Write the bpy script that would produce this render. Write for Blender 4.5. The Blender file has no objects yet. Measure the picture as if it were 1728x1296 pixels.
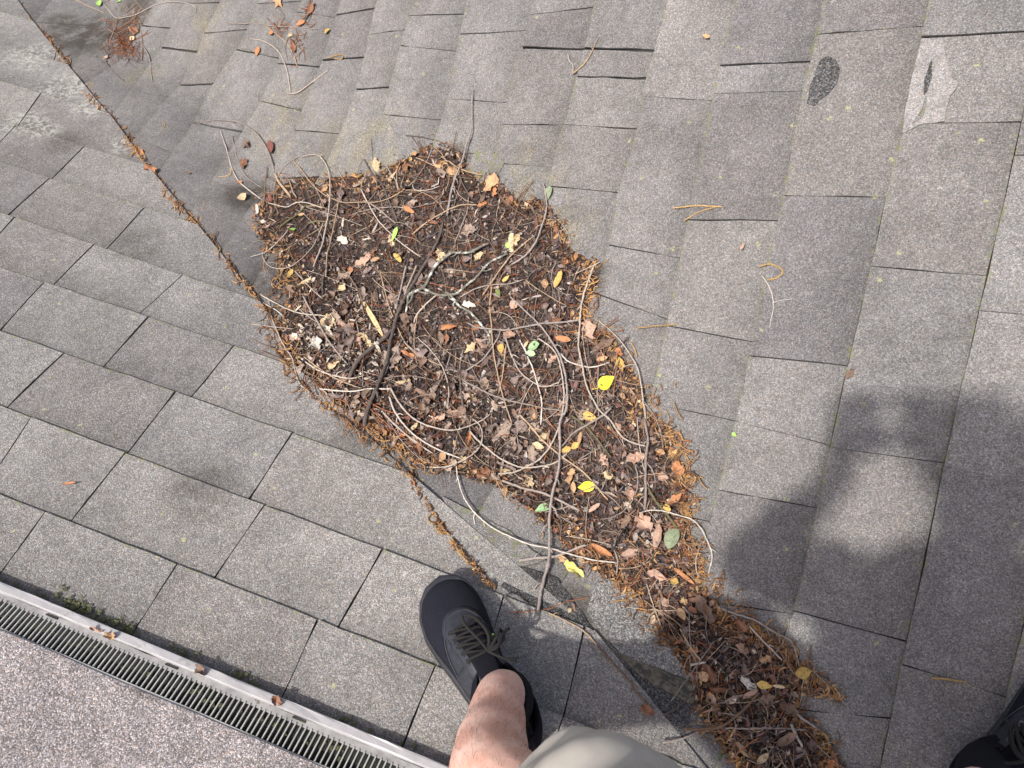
import bpy, bmesh, math, random
import numpy as np
from mathutils import Vector, Matrix

random.seed(7); rng = np.random.default_rng(7)
scn = bpy.context.scene
COL = scn.collection

# ------------------------------------------------------------------ camera
F = 1332.3                                   # focal length in photo pixels (1728 wide)
W = np.array([[0.9831765, 0.0, -0.18265805],
              [0.02075193, -0.99352533, 0.11169951],
              [-0.1814754, -0.11361084, -0.97681076]])
CAM = np.array([0.0, 0.0, 6.3])
cd = bpy.data.cameras.new('camera'); cam = bpy.data.objects.new('camera', cd); COL.objects.link(cam)
cd.sensor_width = 36; cd.lens = F / 1728 * 36; cd.clip_start = 0.01; cd.clip_end = 500
cam.matrix_world = Matrix([[W[0, 0], -W[0, 1], -W[0, 2], CAM[0]],
                           [W[1, 0], -W[1, 1], -W[1, 2], CAM[1]],
                           [W[2, 0], -W[2, 1], -W[2, 2], CAM[2]], [0, 0, 0, 1]])
scn.camera = cam

# ------------------------------------------------------------------ sky and sun
SUN_TRAVEL = Vector((0.24, 0.075, -1.0)).normalized()       # direction the light travels
world = bpy.data.worlds.new('World'); scn.world = world; world.use_nodes = True
wn = world.node_tree; bg = wn.nodes['Background']
sky = wn.nodes.new('ShaderNodeTexSky'); sky.sky_type = 'NISHITA'; sky.sun_disc = False
tosun = -SUN_TRAVEL
sky.sun_elevation = math.asin(tosun.z)
sky.sun_rotation = math.atan2(tosun.x, tosun.y)
sky.air_density = 0.6; sky.dust_density = 5.0; sky.ozone_density = 1.0
wn.links.new(sky.outputs[0], bg.inputs[0]); bg.inputs[1].default_value = 0.13
sd = bpy.data.lights.new('sun', 'SUN'); sun = bpy.data.objects.new('sun', sd); COL.objects.link(sun)
sd.energy = 3.2; sd.angle = math.radians(1.7); sd.color = (1.0, 0.96, 0.9)
sun.rotation_euler = SUN_TRAVEL.to_track_quat('-Z', 'Y').to_euler(); sun.location = (0, 0, 12)
vs = scn.view_settings
vs.view_transform = 'Standard'; vs.look = 'None'; vs.gamma = 1; vs.use_curve_mapping = False
vs.exposure = 0.54
scn.render.resolution_x = 1024; scn.render.resolution_y = 768

# ------------------------------------------------------------------ roof surface (two slopes meeting in a valley)
NL = np.array([0.17896348, 0.57934963, 0.79518934]); NR = np.array([-0.36086606, 0.07554302, 0.92955309])
def raydir(px, py):
    px = np.asarray(px, float); py = np.asarray(py, float)
    c = np.stack([(px - 864) / F, (py - 648) / F, np.ones_like(px + py)], -1)
    return c @ W.T
_s = raydir(800, 1120) * 1.28; KL = float(NL @ _s)
_v = raydir(700, 560); KR = float(NR @ (_v * (KL / (NL @ _v))))
KS = 0.05
def zsurf(x, y):
    a = (KL - NL[0] * x - NL[1] * y) / NL[2]; b = (KR - NR[0] * x - NR[1] * y) / NR[2]
    h = np.maximum(KS - np.abs(a - b), 0) / KS
    return np.maximum(a, b) + h * h * KS * 0.25
def hit_t(px, py):
    d = raydir(px, py)
    t = np.minimum(KL / (d @ NL), KR / (d @ NR)) * 0.97
    for i in range(14):
        x, y, z = d[..., 0] * t, d[..., 1] * t, d[..., 2] * t
        g = z - zsurf(x, y)
        e = 1e-4
        g2 = d[..., 2] * (t + e) - zsurf(d[..., 0] * (t + e), d[..., 1] * (t + e))
        t = t - g * e / (g2 - g)
    return d, t
def normal_at(p):
    e = 2e-3; x, y = p[..., 0], p[..., 1]
    gx = (zsurf(x + e, y) - zsurf(x - e, y)) / (2 * e); gy = (zsurf(x, y + e) - zsurf(x, y - e)) / (2 * e)
    n = np.stack([-gx, -gy, np.ones_like(gx)], -1)
    return n / np.linalg.norm(n, axis=-1, keepdims=True)
def hit(px, py, h=0.0):
    """point of the roof seen at a photo pixel, moved h along the roof's normal (camera-relative coords)"""
    d, t = hit_t(px, py); p = d * np.asarray(t)[..., None]
    n = normal_at(p)
    return p + n * (np.asarray(h)[..., None] if np.ndim(h) else h), n
def mpp(px, py):                              # metres per photo pixel there
    d, t = hit_t(np.array([px]), np.array([py])); return float(t[0]) / F
def planeL(px, py, h=0.0):
    d = raydir(px, py); return d * ((KL + h) / (d @ NL))[..., None] if np.ndim(px) else d * ((KL + h) / (d @ NL))

# ------------------------------------------------------------------ scene helpers
def V3(p): return tuple(float(c) for c in (np.asarray(p) + CAM))
def mesh_obj(name, verts, faces, mat=None, parent=None, smooth=False, center=True, uv=None, col=None):
    """verts are camera-relative; the object's origin goes to their middle"""
    v = np.asarray(verts, float) + CAM
    o0 = v.mean(0) if center and len(v) else np.zeros(3)
    if parent is not None: base = np.array(parent.matrix_world.translation) if False else np.array(PLOC.get(parent.name, (0, 0, 0)))
    else: base = np.zeros(3)
    me = bpy.data.meshes.new(name); me.from_pydata([tuple(q) for q in (v - o0)], [], [tuple(int(i) for i in f) for f in faces]); me.update()
    if mat: me.materials.append(mat)
    if smooth:
        me.polygons.foreach_set('use_smooth', [True] * len(me.polygons))
    if uv is not None:
        lay = me.uv_layers.new(name='UVMap'); idx = np.zeros(len(me.loops), int); me.loops.foreach_get('vertex_index', idx)
        lay.data.foreach_set('uv', np.asarray(uv, float)[idx].ravel())
    if col is not None:
        at = me.color_attributes.new('Col', 'FLOAT_COLOR', 'POINT')
        c4 = np.ones((len(v), 4)); c4[:, :3] = col; at.data.foreach_set('color', c4.ravel())
    o = bpy.data.objects.new(name, me); COL.objects.link(o)
    o.location = tuple(o0 - base)
    if parent is not None: o.parent = parent
    PLOC[o.name] = tuple(o0)
    return o
PLOC = {}
def empty(name, loc):
    o = bpy.data.objects.new(name, None); COL.objects.link(o); l = np.asarray(loc, float) + CAM
    o.location = tuple(l); o.empty_display_size = 0.05; PLOC[o.name] = tuple(l); return o
def tag(o, label=None, cat=None, group=None, kind=None):
    if label: o['label'] = label
    if cat: o['category'] = cat
    if group: o['group'] = group
    if kind: o['kind'] = kind
    return o
def srgb(*c): return tuple(((x / 255) / 12.92 if x / 255 <= .04045 else ((x / 255 + .055) / 1.055) ** 2.4) for x in c)

class NT:
    def __init__(s, name):
        s.m = bpy.data.materials.new(name); s.m.use_nodes = True; s.t = s.m.node_tree
        s.b = s.t.nodes['Principled BSDF']
    def n(s, typ, **kw):
        nd = s.t.nodes.new(typ)
        for k, v in kw.items():
            if k.startswith('i_'):
                key = k[2:]; key = int(key) if key.isdigit() else key
                nd.inputs[key].default_value = v
            else: setattr(nd, k, v)
        return nd
    def l(s, a, b): s.t.links.new(a, b)
    def pos(s): return s.n('ShaderNodeNewGeometry').outputs['Position']
    def math(s, op, a, b=None, clamp=False):
        nd = s.n('ShaderNodeMath', operation=op, use_clamp=clamp)
        for i, x in enumerate((a, b)):
            if x is None: continue
            if isinstance(x, (int, float)): nd.inputs[i].default_value = x
            else: s.l(x, nd.inputs[i])
        return nd.outputs[0]
    def maprange(s, v, a, b, c=0., d=1., smooth=True):
        nd = s.n('ShaderNodeMapRange', interpolation_type='SMOOTHSTEP' if smooth else 'LINEAR')
        s.l(v, nd.inputs[0])
        for i, x in zip((1, 2, 3, 4), (a, b, c, d)): nd.inputs[i].default_value = x
        return nd.outputs[0]
    def mix(s, fac, a, b, mode='MIX'):
        nd = s.n('ShaderNodeMix', data_type='RGBA', blend_type=mode)
        for key, x in ((0, fac), (6, a), (7, b)):
            if isinstance(x, (int, float)): nd.inputs[key].default_value = x
            elif isinstance(x, tuple): nd.inputs[key].default_value = (*x, 1)
            else: s.l(x, nd.inputs[key])
        return nd.outputs[2]
    def ramp(s, v, stops):
        nd = s.n('ShaderNodeValToRGB'); e = nd.color_ramp.elements
        while len(e) < len(stops): e.new(.5)
        for k, (p, c) in enumerate(stops):
            e[k].position = p; e[k].color = (*c, 1) if isinstance(c, tuple) else (c, c, c, 1)
        s.l(v, nd.inputs[0]); return nd.outputs[0]
    def noise(s, vec, scale, detail=3., rough=.5):
        nd = s.n('ShaderNodeTexNoise', i_Scale=scale, i_Detail=detail, i_Roughness=rough)
        if vec is not None: s.l(vec, nd.inputs['Vector'])
        return nd.outputs[0]
    def voro(s, vec, scale, feature='F1', rnd=1.):
        nd = s.n('ShaderNodeTexVoronoi', feature=feature, i_Scale=scale, i_Randomness=rnd); s.l(vec, nd.inputs['Vector']); return nd
    def bump(s, h, strength=.5, dist=.002):
        nd = s.n('ShaderNodeBump', i_Strength=strength, i_Distance=dist); s.l(h, nd.inputs['Height']); s.l(nd.outputs[0], s.b.inputs['Normal'])
    def color(s, c, rough=.9, spec=.3):
        if isinstance(c, tuple): s.b.inputs['Base Color'].default_value = (*c, 1)
        else: s.l(c, s.b.inputs['Base Color'])
        s.b.inputs['Roughness'].default_value = rough; s.b.inputs['Specular IOR Level'].default_value = spec

def spot_mask(t, P, spots):
    """soft union of spheres round roof points given as (px, py, radius in metres)"""
    tot = None
    for (x, y, r) in spots:
        c = hit(np.array([x]), np.array([y]))[0][0] + CAM
        d = t.n('ShaderNodeVectorMath', operation='DISTANCE'); t.l(P, d.inputs[0]); d.inputs[1].default_value = tuple(c)
        m = t.maprange(d.outputs['Value'], r * .35, r, 1., 0.)
        tot = m if tot is None else t.math('MAXIMUM', tot, m)
    return tot

def shingle_mat(name, tint=(1, 1, 1), gain=1.0, grain=430., contrast=1., lichen=None, stain=None, tan=None, edge=True, moss=True, band=1., stn=.82):
    t = NT(name); P = t.pos()
    v = t.voro(P, grain); sep = t.n('ShaderNodeSeparateColor'); t.l(v.outputs['Color'], sep.inputs[0])
    lo, hi = .16 - .105 * contrast, .16 + .30 * contrast
    g = t.ramp(sep.outputs[0], [(0., lo), (.3, .16 - .05 * contrast), (.62, .185), (.86, .16 + .13 * contrast), (1., hi)])
    hue = t.ramp(sep.outputs[1], [(0., (1.13, .98, .90)), (.3, (1.02, 1., .97)), (.65, (.98, 1., 1.02)), (1., (.93, .99, 1.10))])
    c = t.mix(1., g, hue, 'MULTIPLY')
    v2 = t.voro(P, grain * .55); s2 = t.n('ShaderNodeSeparateColor'); t.l(v2.outputs['Color'], s2.inputs[0])
    c = t.mix(1., c, t.ramp(s2.outputs[2], [(0, .86), (.5, 1.), (1, 1.15)]), 'MULTIPLY')
    low = t.noise(P, 7., 4., .6); c = t.mix(1., c, t.ramp(low, [(.25, .76), (.5, 1.), (.75, 1.20)]), 'MULTIPLY')
    mid = t.noise(P, 38., 3., .6); c = t.mix(1., c, t.ramp(mid, [(.3, .88), (.7, 1.1)]), 'MULTIPLY')
    oi = t.n('ShaderNodeObjectInfo')
    c = t.mix(1., c, t.ramp(oi.outputs['Random'], [(0, (.85, .84, .85)), (.3, (.98, .955, .93)), (.7, (1.02, 1.02, 1.015)), (1, (1.15, 1.13, 1.10))]), 'MULTIPLY')
    if edge:                                   # tone ramp across each tab: darker towards the upper edge, lighter at the butt
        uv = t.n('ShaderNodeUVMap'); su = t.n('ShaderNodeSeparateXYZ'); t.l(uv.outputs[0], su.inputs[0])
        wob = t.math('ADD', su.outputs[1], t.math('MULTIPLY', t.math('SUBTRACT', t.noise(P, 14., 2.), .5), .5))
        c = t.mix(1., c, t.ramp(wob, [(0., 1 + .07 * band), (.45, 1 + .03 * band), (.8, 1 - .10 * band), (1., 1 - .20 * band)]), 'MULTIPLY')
        if moss:
            e1 = t.maprange(su.outputs[1], .0, .045, 1., 0.); e2 = t.maprange(su.outputs[1], .955, 1., 0., 1.)
            em = t.math('MULTIPLY', t.math('MAXIMUM', e1, e2), t.maprange(t.noise(P, 60., 3., .7), .5, .62))
            c = t.mix(t.math('MULTIPLY', em, .7), c, (.17, .185, .085))
    if lichen:
        m = t.math('MULTIPLY', spot_mask(t, P, lichen), t.maprange(t.noise(P, 70., 6., .72), .485, .545))
        c = t.mix(t.math('MULTIPLY', m, .46), c, (.46, .47, .44))
    if moss:
        yv = t.voro(P, 34.); ys = t.n('ShaderNodeSeparateColor'); t.l(yv.outputs['Color'], ys.inputs[0])
        m = t.math('MULTIPLY', t.maprange(yv.outputs['Distance'], .10, .22, 1., 0.), t.math('GREATER_THAN', ys.outputs[0], .86))
        m = t.math('MULTIPLY', m, t.maprange(t.noise(P, 220., 2.), .42, .58))
        c = t.mix(t.math('MULTIPLY', m, .75), c, (.36, .37, .20))
    if tan:
        m = t.math('MULTIPLY', spot_mask(t, P, tan), t.maprange(t.noise(P, 16., 4., .6), .38, .62))
        c = t.mix(t.math('MULTIPLY', m, .55), c, t.mix(1., c, (1.22, 1.14, .84), 'MULTIPLY'))
    if stain:
        m = t.math('MULTIPLY', spot_mask(t, P, stain), t.maprange(t.noise(P, 20., 4., .65), .30, .55))
        c = t.mix(t.math('MULTIPLY', m, stn), c, t.mix(1., c, (.36, .33, .29), 'MULTIPLY'))
    c = t.mix(1., c, tuple(x * gain for x in tint), 'MULTIPLY')
    t.color(c, .93, .25)
    t.bump(t.math('SUBTRACT', 1., v.outputs['Distance']), .55, .0016)
    return t.m

LICHEN = [(115, 150, .12), (42, 212, .10), (160, 185, .09), (60, 100, .13), (208, 250, .06), (75, 225, .07)]
STAINR = [(150, 60, .20), (230, 20, .15), (100, 40, .10), (470, 470, .10), (420, 330, .10), (770, 265, .05), (1010, 470, .04),
          (900, 1000, .06), (960, 1020, .06), (1000, 1060, .05)]
TANR = [(640, 250, .16), (560, 270, .15), (480, 210, .15), (900, 300, .12), (960, 370, .09), (350, 40, .15), (240, 130, .1)]
STAINL = [(345, 840, .11), (110, 245, .08), (600, 740, .08), (230, 420, .10)]
M = {}
M['shingleL'] = shingle_mat('granule_shingle_left', (1.015, .985, .945), 1.18, 580., .50, LICHEN, STAINL, None, stn=.42)
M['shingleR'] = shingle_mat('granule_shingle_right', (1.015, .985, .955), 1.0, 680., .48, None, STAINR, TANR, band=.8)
M['cap'] = shingle_mat('granule_ridge_cap', (1.09, .99, .97), 1.42, 520., .75, None, [(260, 1180, .05), (160, 1100, .04)], None, edge=False, moss=False)
M['bright'] = shingle_mat('worn_shingle', (1., .98, .94), 1.12, 520., .75, None, None, None, edge=False)
M['darksh'] = shingle_mat('stripped_shingle', (.92, .92, .92), .40, 520., 1.0, None, None, None, edge=False, moss=False)

def simple(name, col, rough=.85, spec=.3, nscale=60., amt=.35, bump=.3, bdist=.001, randobj=.25, col2=None, thr=None, metallic=0.):
    t = NT(name); P = t.pos(); oi = t.n('ShaderNodeObjectInfo')
    nz = t.noise(P, nscale, 4., .6)
    c = t.mix(1., col, t.ramp(nz, [(.25, 1 - amt), (.75, 1 + amt)]), 'MULTIPLY')
    if col2 is not None:
        c = t.mix(t.maprange(t.noise(P, nscale * .6, 5., .7), thr or .5, (thr or .5) + .1), c, col2)
    c = t.mix(1., c, t.ramp(oi.outputs['Random'], [(0, 1 - randobj), (1, 1 + randobj)]), 'MULTIPLY')
    t.color(c, rough, spec); t.b.inputs['Metallic'].default_value = metallic
    if bump: t.bump(nz, bump, bdist)
    return t.m
M['deck'] = simple('bitumen_underlay', (.046, .045, .043), .95, .2, 90, .4)
M['flash'] = simple('weathered_flashing', (.13, .115, .088), .85, .2, 110, .6, 1., .003, 0., col2=(.06, .058, .05), thr=.50)
M['ledge'] = simple('vent_ledge', (.24, .235, .23), .6, .3, 60, .3, .2, .0005, 0., col2=(.12, .12, .10), thr=.58)
M['alu'] = simple('vent_aluminium', (.36, .35, .355), .45, .5, 45, .14, .15, .0004, .0, col2=(.27, .265, .25), thr=.58)
M['slat'] = simple('vent_slat_plastic', (.36, .36, .345), .55, .4, 120, .2, .2, .0004, .1)
M['cavity'] = simple('vent_inside', (.04, .042, .036), .95, .1, 60, .5, col2=(.05, .055, .03), thr=.55)
M['mosspad'] = simple('moss', (.12, .125, .065), .95, .1, 160, .5, .8, .003)
M['soil'] = simple('leaf_mould', (.042, .031, .026), .95, .15, 130, .75, 1., .004, 0., col2=(.075, .060, .052), thr=.52)

# ------------------------------------------------------------------ roof: deck and shingles
def cutx(y):
    pts = np.array([(-150, -170), (15, -20), (40, 20), (75, 60), (110, 105), (140, 150), (185, 195), (225, 250), (290, 335), (350, 400), (390, 450),
        (430, 500), (455, 535), (470, 570), (500, 620), (545, 680), (600, 722), (650, 762), (690, 800), (715, 840), (745, 890), (790, 945),
        (825, 985), (860, 1005), (905, 1030), (960, 1045), (1000, 1065), (1030, 1110), (1070, 1160), (1090, 1195), (1120, 1230), (1150, 1260), (1190, 1300), (1400, 1520)], float)
    return np.interp(y, pts[:, 1], pts[:, 0])

xs = np.linspace(-2.6, 2.4, 90); ys = np.linspace(-1.5, 2.4, 80)
RIDGE_S = np.array([-NL[0], -NL[1]]) / np.hypot(NL[0], NL[1])        # uphill direction (plan) of the left slope
e_pt = planeL(0, 980)
def deck_z(x, y):
    z = zsurf(x, y) - .006
    u = (x - e_pt[0]) * RIDGE_S[0] + (y - e_pt[1]) * RIDGE_S[1]        # plan distance past the vent's lip
    ridge_u = .30
    return np.where(u > ridge_u, z - 2 * (u - ridge_u) * math.tan(math.radians(37)), z)
vv = []; ff = []
for j, y in enumerate(ys):
    for i, x in enumerate(xs):
        vv.append((x, y, float(deck_z(np.array(x), np.array(y)))))
for j in range(len(ys) - 1):
    for i in range(len(xs) - 1):
        a = j * len(xs) + i; ff.append((a, a + 1, a + len(xs) + 1, a + len(xs)))
roof = mesh_obj('roof', vv, ff, M['deck'], center=True)
tag(roof, 'grey asphalt shingle roof with two slopes meeting in a debris filled valley', 'roof', kind='structure')

def sheet(name, PX, PY, Hh, mat, parent, thick=.005, uv=None, jit=.0006, smooth=True):
    """a bent plate whose grid of photo pixels PX, PY lies on the roof at height Hh; edges go down by thick"""
    nv, nu = PX.shape
    p, n = hit(PX.ravel(), PY.ravel(), Hh.ravel())
    if not np.isfinite(p).all() or p[:, 2].max() > -.55 or np.abs(p[:, :2]).max() > 2.6 or np.linalg.norm(np.ptp(p, axis=0)) > .8: return None     # outside the roof
    edge = np.zeros((nv, nu), bool); edge[0] = edge[-1] = True; edge[:, 0] = edge[:, -1] = True
    e = edge.ravel(); p[e] += rng.normal(0, jit, (e.sum(), 3)) * np.array([1, 1, .4])
    verts = list(p); faces = []
    idx = np.arange(nv * nu).reshape(nv, nu)
    for j in range(nv - 1):
        for i in range(nu - 1):
            faces.append((idx[j, i], idx[j, i + 1], idx[j + 1, i + 1], idx[j + 1, i]))
    ring = list(idx[0, :]) + list(idx[1:, -1]) + list(idx[-1, -2::-1]) + list(idx[-2:0:-1, 0])
    b0 = len(verts)
    for k in ring: verts.append(p[k] - n[k] * thick)
    m = len(ring)
    for k in range(m): faces.append((ring[k], b0 + k, b0 + (k + 1) % m, ring[(k + 1) % m]))
    if uv is not None:
        uv = np.concatenate([uv, uv[ring]])
    # keep the top facing up
    a, b, c = (np.asarray(verts[q]) for q in faces[0][:3])
    if np.cross(b - a, c - a)[2] < 0: faces = [f[::-1] for f in faces]
    return mesh_obj(name, verts, faces, mat, parent, uv=uv)

def tab(P00, P10, P11, P01, hb, hu, mat, parent, nu=4, nv=4, linea=None, lineb=None, name='shingle'):
    """P00,P10 along the butt edge, P01,P11 along the upper edge"""
    u = np.linspace(0, 1, nu)[None, :]; v = np.linspace(0, 1, nv)[:, None]
    if linea is None:
        PX = (1 - v) * ((1 - u) * P00[0] + u * P10[0]) + v * ((1 - u) * P01[0] + u * P11[0])
        PY = (1 - v) * ((1 - u) * P00[1] + u * P10[1]) + v * ((1 - u) * P01[1] + u * P11[1])
    else:
        ya = (1 - u) * P00[1] + u * P10[1]; yb = (1 - u) * P01[1] + u * P11[1]
        PX = (1 - v) * linea(ya) + v * lineb(yb); PY = (1 - v) * ya + v * yb
    lift = random.uniform(-.0006, .0012)
    Hh = (1 - v) * (hb + lift) + v * hu + 0 * u
    uv = np.stack([(u + 0 * v).ravel(), (v + 0 * u).ravel()], -1)
    return sheet(name, PX, PY, Hh, mat, parent, .005, uv)

# left slope: course lines y = a + b x (butt edges), from the valley up to the ridge vent
LL = [(-258, .262), (-206, .268), (-155, .272), (-105, .276), (-68, .28), (-25, .283), (25, .29), (80, .295), (142, .30), (209, .31), (280, .315), (363.3, .346), (456, .339), (563.6, .351), (688.6, .379), (838, .396), (985, .412)]
LS = {  # course index -> slots as (x on the butt line, x on the upper line)
 6: [(32, 7)], 7: [(112, 84)], 8: [(113, 51), (190, 169)], 9: [(72, 30), (195, 145)], 10: [(30, -25), (145, 87), (262, 214), (297, 269)],
 11: [(87, 14), (246, 180), (357, 305), (371, 341)], 12: [(28, -40), (161, 90), (311, 234), (448, 418), (456, 428)], 13: [(78, 0), (253, 174), (396, 321), (547, 511)],
 14: [(111, 12), (298, 215), (495, 420), (695, 615)], 15: [(57, -25), (215, 120), (448, 361), (646, 570), (850, 806), (985, 950)],
 16: [(80, -5), (302, 222), (538, 476), (735, 678), (948, 903), (1110, 1080)]}
SHL, SHR = [], []
butt8 = lambda k, x: LL[k][0] + LL[k][1] * x
LS = {k - 0: v for k, v in LS.items()}
def L_cut(k):
    x = 600.
    for _ in range(80): x = .5 * x + .5 * float(cutx(butt8(k, x)))
    return x
for k in range(0, len(LL) - 1):
    key = k + 1                                   # LS is keyed by the upper line's number
    lo = LS.get(key, [])
    xa, xb = (lo[0] if lo else (-40 + random.uniform(-60, 60), -90))
    slots = list(lo)
    while xa > -620:
        st = random.uniform(.8, 1.05) * (60 + 13 * k); xa -= st; xb -= st * 1.03
        slots.insert(0, (xa, xb))
    ca, cb = L_cut(k), L_cut(k + 1)
    slots = [s for s in slots if s[0] < ca - 6 and s[1] < cb - 6]
    # a slot that runs out past the cut line keeps its upper end
    slots.append((ca, cb))
    for i in range(len(slots) - 1):
        (a0, b0), (a1, b1) = slots[i], slots[i + 1]
        last = i == len(slots) - 2
        if max(a1 - a0, b1 - b0) < 9: continue
        g = random.uniform(1.0, 1.3) * min(1., .5 + k * .045); ge = .4 if last else g
        if k == len(LL) - 2: b0_, b1_ = b0, b1
        SHL.append(tab((a0 + g, butt8(k, a0 + g)), (a1 - ge, butt8(k, a1 - ge)), (b1 - ge, butt8(k + 1, b1 - ge)), (b0 + g, butt8(k + 1, b0 + g)),
                       .0122, .0065, M['shingleL'], roof, 6, 4))

# right slope: course lines x(y), from the valley up to the right
RL = {
 'U3': [(130, -80), (90, 0), (60, 40)], 'U2': [(215, -40), (190, 0), (160, 50), (125, 115)], 'U1': [(268, 0), (250, 30), (208, 102), (165, 130)],
 'T0': [(318, 0), (285, 55), (274, 82), (257, 106), (220, 156), (195, 190)], 'T1': [(377, 0), (346, 58), (336, 88), (306, 146), (286, 164), (229, 236)],
 'Q0': [(440, 0), (420, 50), (400, 85), (362, 142), (327, 209), (293, 258)], 'Q1': [(512, 0), (490, 50), (472, 104), (443, 172), (411, 223), (375, 280)],
 'P0': [(577, 0), (569, 27), (543, 110), (512, 188), (499, 221), (470, 275)], 'P1': [(640, 0), (634, 14), (617, 97), (602, 153), (590, 190), (575, 226), (550, 285)],
 'O0': [(700, 0), (692, 29), (677, 80), (659, 147), (650, 195), (638, 240), (615, 300)], 'O1': [(792, 0), (786, 24), (772, 87), (758, 170), (747, 203), (735, 240), (705, 320)],
 'N0': [(903, 0), (897, 28), (882, 83), (869, 128), (857, 172), (849, 212), (838, 260), (800, 360)],
 'N1': [(1006, 0), (998, 42), (975, 130), (956, 208), (946, 232), (928, 316), (915, 360), (870, 470)],
 'M0': [(1130, 0), (1114, 62), (1093, 132), (1074, 240), (1046, 323), (1029, 413), (1010, 480), (960, 620)],
 'M1': [(1243, 0), (1215, 115), (1204, 170), (1177, 302), (1151, 430), (1130, 534), (1108, 640), (1050, 820)],
 'L1': [(1392, 0), (1385, 35), (1357, 156), (1336, 267), (1316, 368), (1302, 423), (1265, 607), (1243, 711), (1204, 864), (1165, 985)],
 'L2': [(1568, 0), (1562, 28), (1524, 226), (1496, 333), (1470, 452), (1433, 610), (1402, 749), (1380, 856), (1340, 1033), (1290, 1160)],
 'L3': [(1768, 0), (1723.5, 208), (1676, 423), (1628, 635), (1593, 784), (1581, 846), (1531, 1082), (1486, 1294)],
 'L4': [(1990, 0), (1945, 208), (1840, 600), (1765, 900), (1712, 1120), (1660, 1330)],
 'L5': [(2230, 0), (2050, 650), (1880, 1300)], 'L6': [(2500, 0), (2290, 650), (2090, 1300)],
 'L7': [(2800, 0), (2560, 650), (2330, 1300)], 'L8': [(3140, 0), (2870, 650), (2610, 1300)], 'L9': [(3520, 0), (3220, 650), (2930, 1300)]}
RL['U4'] = [(70, -110), (25, -10), (0, 20)]
RO = ['U4', 'U3', 'U2', 'U1', 'T0', 'T1', 'Q0', 'Q1', 'P0', 'P1', 'O0', 'O1', 'N0', 'N1', 'M0', 'M1', 'L1', 'L2', 'L3', 'L4', 'L5', 'L6', 'L7', 'L8', 'L9']
def mkline(pts):
    a = np.array(pts, float)
    s0 = (a[1] - a[0]) / (a[1, 1] - a[0, 1])
    a = np.vstack([a[0] - s0 * 900, a])
    end = a[-1]; pre = a[-2]; s1 = (end - pre) / (end[1] - pre[1])
    if end[1] < 1250: s1 = np.array([min(s1[0], -.62), 1.])
    a = np.vstack([a, end + s1 * 900])
    return lambda y, a=a: np.interp(y, a[:, 1], a[:, 0])
RF = {k: mkline(v) for k, v in RL.items()}
RS = {  # (left line, right line) -> slots (y on the left line, y on the right line)
 ('U3', 'U2'): [(40, 45)], ('U2', 'U1'): [(115, 123)], ('U1', 'T0'): [(45, 48), (102, 106)], ('T0', 'T1'): [(7, 5), (82, 88), (156, 164)], ('T1', 'Q0'): [(58, 50), (146, 142), (236, 258)],
 ('Q0', 'Q1'): [(8, 2), (85, 99), (209, 223)], ('Q1', 'P0'): [(22, 30), (109, 113), (172, 188)], ('P0', 'P1'): [(27, 14), (103, 97), (221, 226)], ('P1', 'O0'): [(60, 50), (153, 147)],
 ('O0', 'O1'): [(28, 24), (79, 87), (195, 203)], ('O1', 'N0'): [(60, 52), (169, 173), (262, 258)], ('N0', 'N1'): [(28, 13), (83, 84), (212, 211), (276, 283)],
 ('N1', 'M0'): [(84, 86), (131, 133), (213, 218), (316, 325)], ('M0', 'M1'): [(-40, -30), (166, 170), (415, 436), (496, 540)],
 ('M1', 'L1'): [(-60, -66), (113, 104), (161, 154), (373, 372), (551, 578), (680, 711), (846, 880)],
 ('L1', 'L2'): [(62, 45), (333, 333), (602, 617), (712, 751), (827, 857), (1010, 1036)],
 ('L2', 'L3'): [(66, 52), (211, 206), (452, 466), (755, 782), (1030, 1083), (1190, 1212), (1262, 1294)],
 ('L3', 'L4'): [(-150, -160), (265, 262), (527, 538), (787, 824), (1120, 1175)], ('L4', 'L5'): [(180, 170), (640, 655), (960, 1010)], ('L5', 'L6'): [(330, 330), (820, 850)]}
WIDE = {('N0', 83): 2.2, ('N1', 84): 2.4, ('T0', 82): 1.9, ('T1', 146): 1.6, ('Q1', 109): 1.3, ('P0', 103): 1.6, ('N1', 131): 1.5, ('Q0', 209): 1.6, ('P1', 153): 1.5, ('M1', 113): 1.5, ('L2', 66): 1.8, ('L1', 62): 1.2, ('P0', 27): 1.4}
def R_end(fn):
    y = np.linspace(-200, 1900, 2101); x = fn(y); left = np.nonzero(x < cutx(y) - 22)[0]
    return float(y[left[0]]) if len(left) else 1900.
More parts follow.
